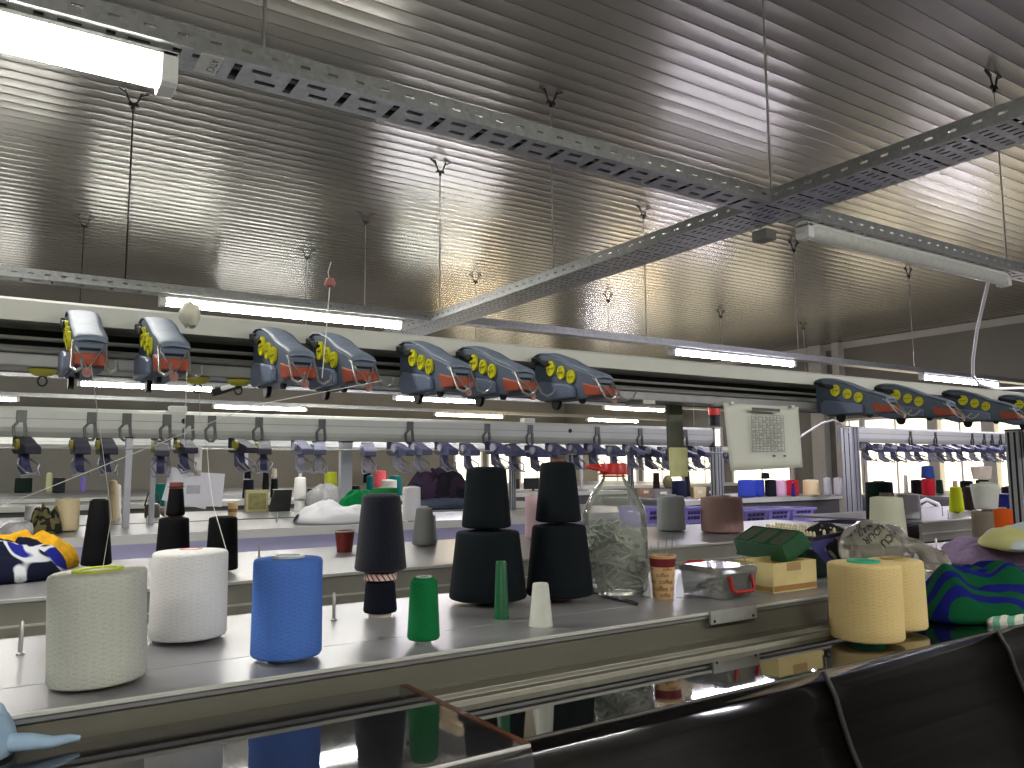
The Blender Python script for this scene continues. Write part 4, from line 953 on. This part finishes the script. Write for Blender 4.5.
# ----------------------------------------------------------- papers and threads
def sheet_grid(t, x0, x1, z0, z1, rows, cols, ink, y=-.0012):
    m = MB(); w = .0006
    for i in range(rows+1): z = z0+(z1-z0)*i/rows; m.box(x0, x1, y, y+.0003, z-w, z+w)
    for j in range(cols+1): xx = x0+(x1-x0)*j/cols; m.box(xx-w, xx+w, y, y+.0003, z0, z1)
    r_ = random.Random(5)
    for i in range(rows):
        for j in range(cols):
            cw, chh = (x1-x0)/cols, (z1-z0)/rows
            if r_.random() < .7: m.box(x0+cw*(j+.2), x0+cw*(j+.3+.5*r_.random()), y, y+.0003, z0+chh*(i+.35), z0+chh*(i+.6))
    m.build('printed_table', ink, t)
INK = plain((92, 94, 96), .7); PAPER = plain((214, 216, 206), .7, 0, .02); PAPERW = plain((230, 230, 238), .7, 0, .02)
ps = thing('paper_sheet', 'white sheet with printed table hanging from the near rail', 'paper sheet', (2.12, 1.74, 1.785))
MB().surf(lambda u, v: (-.19+.38*u+.012*(1-v)*(1-2*u), .012*math.sin(u*2.6)*v-.01*(1-v), -.212*(1-v)*(1+.02*math.cos(u*3))), 16, 8).build('sheet', PAPER, ps, smooth=60, solid=.0006)
sheet_grid(ps, -.075, .085, -.155, -.035, 14, 9, INK, -.013)
MB().box(-.07, .07, -.0125, -.0122, -.022, -.012).build('printed_heading', INK, ps)
MB().box(.02, .035, -.0145, -.0142, -.172, -.166).build('printed_mark', INK, ps)
MB().box(.075, .088, -.0145, -.0142, -.172, -.166).build('printed_mark', INK, ps)
for xx in (-.15, .15): MB().box(xx-.008, xx+.008, -.004, .07, -.004, .004).build('tape', WHITEP, ps)
pl = thing('paper_sheet', 'pair of white papers clipped to a white strip under the grey duct', 'paper sheet', (1.19, 5.93, 1.75))
def rect(m, c, w, h, a, y): m.obox((c[0], y, c[1]), (w, .0012, h), roty(a))
m = MB(); rect(m, (-.055, -.29), .30, .235, math.radians(14), .004); m.build('sheet', PAPERW, pl)
m = MB(); rect(m, (.045, -.30), .27, .235, math.radians(4), 0.0); m.build('sheet', PAPERW, pl)
m = MB(); rect(m, (0, -.09), .05, .19, 0, -.002); m.build('strip', WHITEP, pl)
MB().box(-.022, .022, -.008, .01, -.205, -.165).build('clip', plain((200, 186, 160), .5), pl, bevel=.003)
MB().box(-.07, .02, -.0022, -.0012, -.33, -.27).build('printed_block', plain((186, 188, 194), .7), pl)
YT = plain((226, 226, 214), .8)
def thread(label, pts, r=.0011, mm=YT): tag(MB().tube(pts, r*.65, 6).build('yarn_thread', mm, smooth=60), label, 'yarn thread', 'loose yarn threads')
gx, gy = solve(46, 148, 571, 690, TZ)[:2]
thread('thread rising from the grey cone to the first tension unit', [(gx, gy, TZ+.2), (gx+.005, gy-.05, 1.5), (.118, 1.43, 1.752)], .0009)
thread('long slanting white thread from the fourth tension unit to the left border', [(.62, 1.42, 1.752), on(255, 405, Y=1.5), on(0, 507, Y=1.6), on(-80, 538, Y=1.62)], .0013)
thread('thread falling from the rail towards the hanging papers', [on(199, 373, Y=1.83), on(200, 420, Y=2.1), on(207, 447, Y=2.4)], .001)
wx, wy = solve(148, 227, 551, 643, TZ)[:2]
thread('thread drooping before the papers onto the white cone', [on(207, 447, Y=2.38), on(209, 475, Y=2.3), on(213, 505, Y=2.2), on(220, 528, Y=2.1), on(226, 549, Y=2.0)], .0012)
thread('double thread hanging over the third and fourth tension units', [on(330, 283, Y=1.62), on(328, 310, Y=1.6), on(325, 345, Y=1.55), on(322, 378, Y=1.5)], .0016)
thread('thread crossing up from the white double thread to the tray', [on(331, 262, Y=1.64), on(328, 272, Y=1.62), on(330, 283, Y=1.62)], .0014, plain((206, 196, 190), .7))
thread('faint thread hanging below the second tension unit', [(.262, 1.42, 1.752), (.262, 1.42, 1.62), on(145, 440, Y=1.5)], .0008)
thread('thin dark strand leaning from the table sheet to the crate', [on(726, 520, Y=1.8), on(735, 540, Y=1.75), on(746, 562, Y=1.7)], .0012, plain((90, 88, 84), .6))
thread('faint thread below the sixth tension unit', [on(693, 395, Y=1.82), on(694, 425, Y=1.82)], .0012)
kn = tag(MB().lathe([(0, -.012), (.01, -.008), (.012, 0), (.008, .01), (0, .012)], n=16).build('thread_guide', plain((150, 90, 90), .4), smooth=40), 'dark pink thread eye on top of the double thread', 'thread eye'); kn.location = on(330, 283, Y=1.62)
bar_ = thing('white_bar', 'tilted white plastic bar beside the third tension unit, below the rail', 'bar', on(238, 384, Y=2.3))
MB().obox((0, 0, 0), (.10, .03, .012), roty(-.35)).build('bar', WHITEP, bar_, bevel=.003)
MB().obox((-.03, .01, -.015), (.08, .02, .02), roty(-.35)).build('bar_mount', DARKM, bar_)

# --------------------------------------------------------- assorted small things
x, y, r, h = solve(334, 355, 531, 553, TZ)
rc_ = thing('red_cup', 'dark red cup on the second-row table behind the blue cone', 'cup', (x, y, TZ))
MB().lathe([(r*.7, 0), (r*.72, 0), (r*.96, h-.004), (r, h), (r-.004, h+.002), (r*.92, h-.006), (r*.66, .004)], n=28, closed=True).build('cup_wall', plain((118, 40, 36), .4), rc_, smooth=40)
MB().lathe([(r*.97, h-.004), (r*1.03, h-.002), (r*1.03, h+.004), (r*.95, h+.004)], n=28, closed=True).build('cup_rim', plain((206, 190, 180), .5), rc_, smooth=40)
x, y, r, h = solve(144, 160, 503, 518, TZ)
pot = thing('metal_pot', 'small dark metal pot left of the hanging papers', 'pot', (x, y, TZ))
MB().lathe([(0, 0), (r*.95, 0), (r, .02), (r, h-.03), (r*.9, h-.01), (r*.4, h), (0, h)], n=28).build('pot_body', plain((98, 94, 88), .3, .7), pot, smooth=40)
MB().lathe([(.02, h), (.03, h+.02), (0, h+.03)], n=14).build('lid_knob', DARKM, pot, smooth=40)
MB().tube([(-r, 0, h*.8), (-r*.6, 0, h+.08), (r*.6, 0, h+.08), (r, 0, h*.8)], .006, 8).build('pot_handle', DARKM, pot, smooth=60)
x, y, r, h = solve(160, 171, 506, 517, TZ)
ball = thing('yarn_ball', 'brown yarn ball beside the metal pot', 'yarn ball', (x, y, TZ))
MB().lathe([(r*math.sin(PI*k/14), r*.9*(1-math.cos(PI*k/14))) for k in range(15)], n=24).build('winding', yarn((140, 108, 92)), ball, smooth=60)
x, y, r, h = solve(227, 238, 503, 518, TZ)
bc = thing('paper_cup', 'small beige cup right of the hanging papers', 'cup', (x, y, TZ))
MB().lathe([(r*.7, 0), (r*.74, 0), (r, h), (r*.95, h+.003), (r*.66, .005)], n=24, closed=True).build('cup_wall', plain((206, 180, 130), .6), bc, smooth=40)
MB().lathe([(r*.86, h*.4), (r*.92, h*.62)], n=24).build('cup_band', plain((150, 104, 60), .6), bc)
q = on(257, 510, Y=7.5)
ob = thing('file_box', 'olive framed box standing among the dark cones', 'box', (q.x, 7.5, TZ), -.1)
MB().box(-.1, .1, 0, .1, 0, .2).build('box_shell', plain((150, 146, 106), .6), ob, bevel=.004)
MB().box(-.08, .08, -.004, 0, .02, .17).build('box_panel', plain((110, 106, 66), .6, 0, .3, 20.), ob)
q = on(281, 509, Y=7.4)
bb = thing('black_panel', 'black slanted box left of the white cone stack', 'box', (q.x, 7.4, TZ), -.1)
MB().prism([(-.1, 0), (.085, 0), (.1, .2), (-.06, .2)], 0, .08, 'y').build('panel_shell', BLACK, bb, bevel=.004)
MB().prism([(-.07, .205), (.1, .205), (.1, .2), (-.07, .2)], 0, .08, 'y').build('panel_edge', plain((190, 186, 176), .5), bb)
for (a, b, yt, yb, lb) in ((510, 518, 479, 491, 'small black monitor seen between the dark towers, left part'), (526, 541, 478, 491, 'black monitor with red side between the dark towers')):
    p0 = on((a+b)/2, yb, Y=10.6); d = depth(p0); w = (b-a)/FPX*d/2*1.3; hh = (yb-yt)/FPX*d
    mo = thing('monitor', lb, 'monitor', (p0.x, 10.6, max(p0.z, TZ)), -.5)
    MB().box(-w, w, 0, .04, .03, hh).build('screen', BLACK, mo, bevel=.004)
    MB().box(-w*.4, w*.4, .01, .08, 0, .008).build('stand', DARKM, mo); MB().box(-.02, .02, .03, .05, .0, .05).build('neck', DARKM, mo)
    MB().box(w, w+.012, 0, .04, .03, hh).build('side_strip', plain((120, 30, 34), .5), mo)
# lavender plastic crates beyond the second row
VC = plain((150, 138, 208), .4, 0, .06); 
def crate(label, xa, xb, yt, yb, Yd, ht, rz=0):
    p0 = on(xa, yb, Y=Yd); p1 = on(xb, yb, Y=Yd); w = abs(p1.x-p0.x)
    t = thing('plastic_crate', label, 'crate', ((p0.x+p1.x)/2, Yd, p0.z), rz)
    m = MB(); D = .3
    tub(m, -w/2, w/2, 0, D, 0, ht, .006, .02).build('crate_shell', VC, t, bevel=.004)
    MB().box(-w/2-.03, w/2+.03, -.035, -.02, ht-.02, ht).build('crate_rim', VC, t, bevel=.003)
    for i in range(4):
        for j in range(2):
            a = -w/2+.03+(w-.06)*(i+.15)/4; b = -w/2+.03+(w-.06)*(i+.85)/4; z = ht*(.25+.3*j)
            yy = -.02*(z+ht*.2)/ht
            MB().box(a, b, yy-.004, yy+.004, z, z+ht*.2).build('crate_slot', plain((50, 44, 90), .6), t)
    return t
crate('lavender slotted crate left of the mauve cone', 684, 702, 503, 524, 4.5, .13)
crate('lavender crate partly behind the pale grey cone', 646, 664, 504, 524, 4.7, .13)
crate('lavender crate right of the mauve cone', 744, 766, 507, 525, 4.25, .115)
crate('lavender slotted crate in the middle under the side table', 769, 789, 506, 522, 4.35, .11)
crate('lavender slotted crate right one under the side table', 793, 812, 506, 520, 4.45, .10)
hp = thing('chair', 'white plastic chair back seen left of the neon cone', 'chair', (on(930, 520, Y=4.9).x, 4.9, 0), -.6)
MB().tube([(-.17, 0, .45), (-.17, .03, 1.02), (-.12, .05, 1.16), (0, .06, 1.21), (.12, .05, 1.16), (.17, .03, 1.02), (.17, 0, .45)], .022, 10).build('back_frame', WHITEP, hp, smooth=60)
MB().prism([(-.15, .55), (.15, .55), (.13, 1.1), (0, 1.18), (-.13, 1.1)], .03, .042, 'y').build('back_panel', WHITEP, hp)
MB().box(-.2, .2, -.4, .02, .43, .45).build('seat', WHITEP, hp, bevel=.01)
for sx in (-.17, .17):
    for sy in (-.36, 0): MB().tube([(sx, sy, 0), (sx*.95, sy, .43)], .016, 8).build('leg', WHITEP, hp)
bp_ = thing('blue_bin', 'royal blue plastic bin cut by the right border', 'bin', (on(1024, 530, Y=2.35).x+.06, 2.42, TZ))
MB().prism([(-.06, 0), (.1, 0), (.11, .2), (-.07, .2)], 0, .14, 'y').build('bin_wall', plain((34, 44, 140), .4), bp_, bevel=.006)
MB().box(-.078, .118, -.008, .148, .19, .205).build('bin_rim', plain((34, 44, 140), .4), bp_, bevel=.003)
# clutter on the side table and far tables
cl = [('small brown carton on the far table behind the bottle', 640, 652, 488, 497, (150, 120, 92)), ('low grey parts tray on the side table', 655, 672, 489, 498, (120, 116, 112)),
      ('cream parts box on the side table near the slotted post', 694, 706, 487, 498, (206, 186, 140)), ('dark parts box on the side table end', 706, 716, 488, 497, (70, 64, 60))]
for lb, a, b, yt, yb, col in cl:
    p0 = on((a+b)/2, yb, Z=TZ); d = depth(p0); w = (b-a)/FPX*d; hh = (yb-yt)/FPX*d
    t = thing('parts_box', lb, 'box', p0, -.4); tub(MB(), -w/2, w/2, 0, w*.7, 0, hh, .008, .01).build('box_wall', plain(col, .6), t)
    MB().box(-w*.2, w*.2, -.013, -.003, hh*.4, hh*.7).build('box_label', plain((210, 206, 196), .6), t)
x, y, r, h = solve(663, 673, 475, 489, TZ)
ob2 = thing('yarn_ball', 'olive yarn ball on a far table in front of the window', 'yarn ball', (x, y, TZ))
MB().lathe([(r*math.sin(PI*k/14), h/2*(1-math.cos(PI*k/14))) for k in range(15)], n=24).build('winding', yarn((120, 118, 84)), ob2, smooth=60)

S.world = bpy.data.worlds.new('world'); S.world.use_nodes = True
S.world.node_tree.nodes['Background'].inputs[0].default_value = (.02, .02, .02, 1)
try:
    S.cycles.use_denoising = True; S.cycles.max_bounces = 8; S.cycles.transparent_max_bounces = 16; S.cycles.sample_clamp_indirect = 6
except Exception: pass
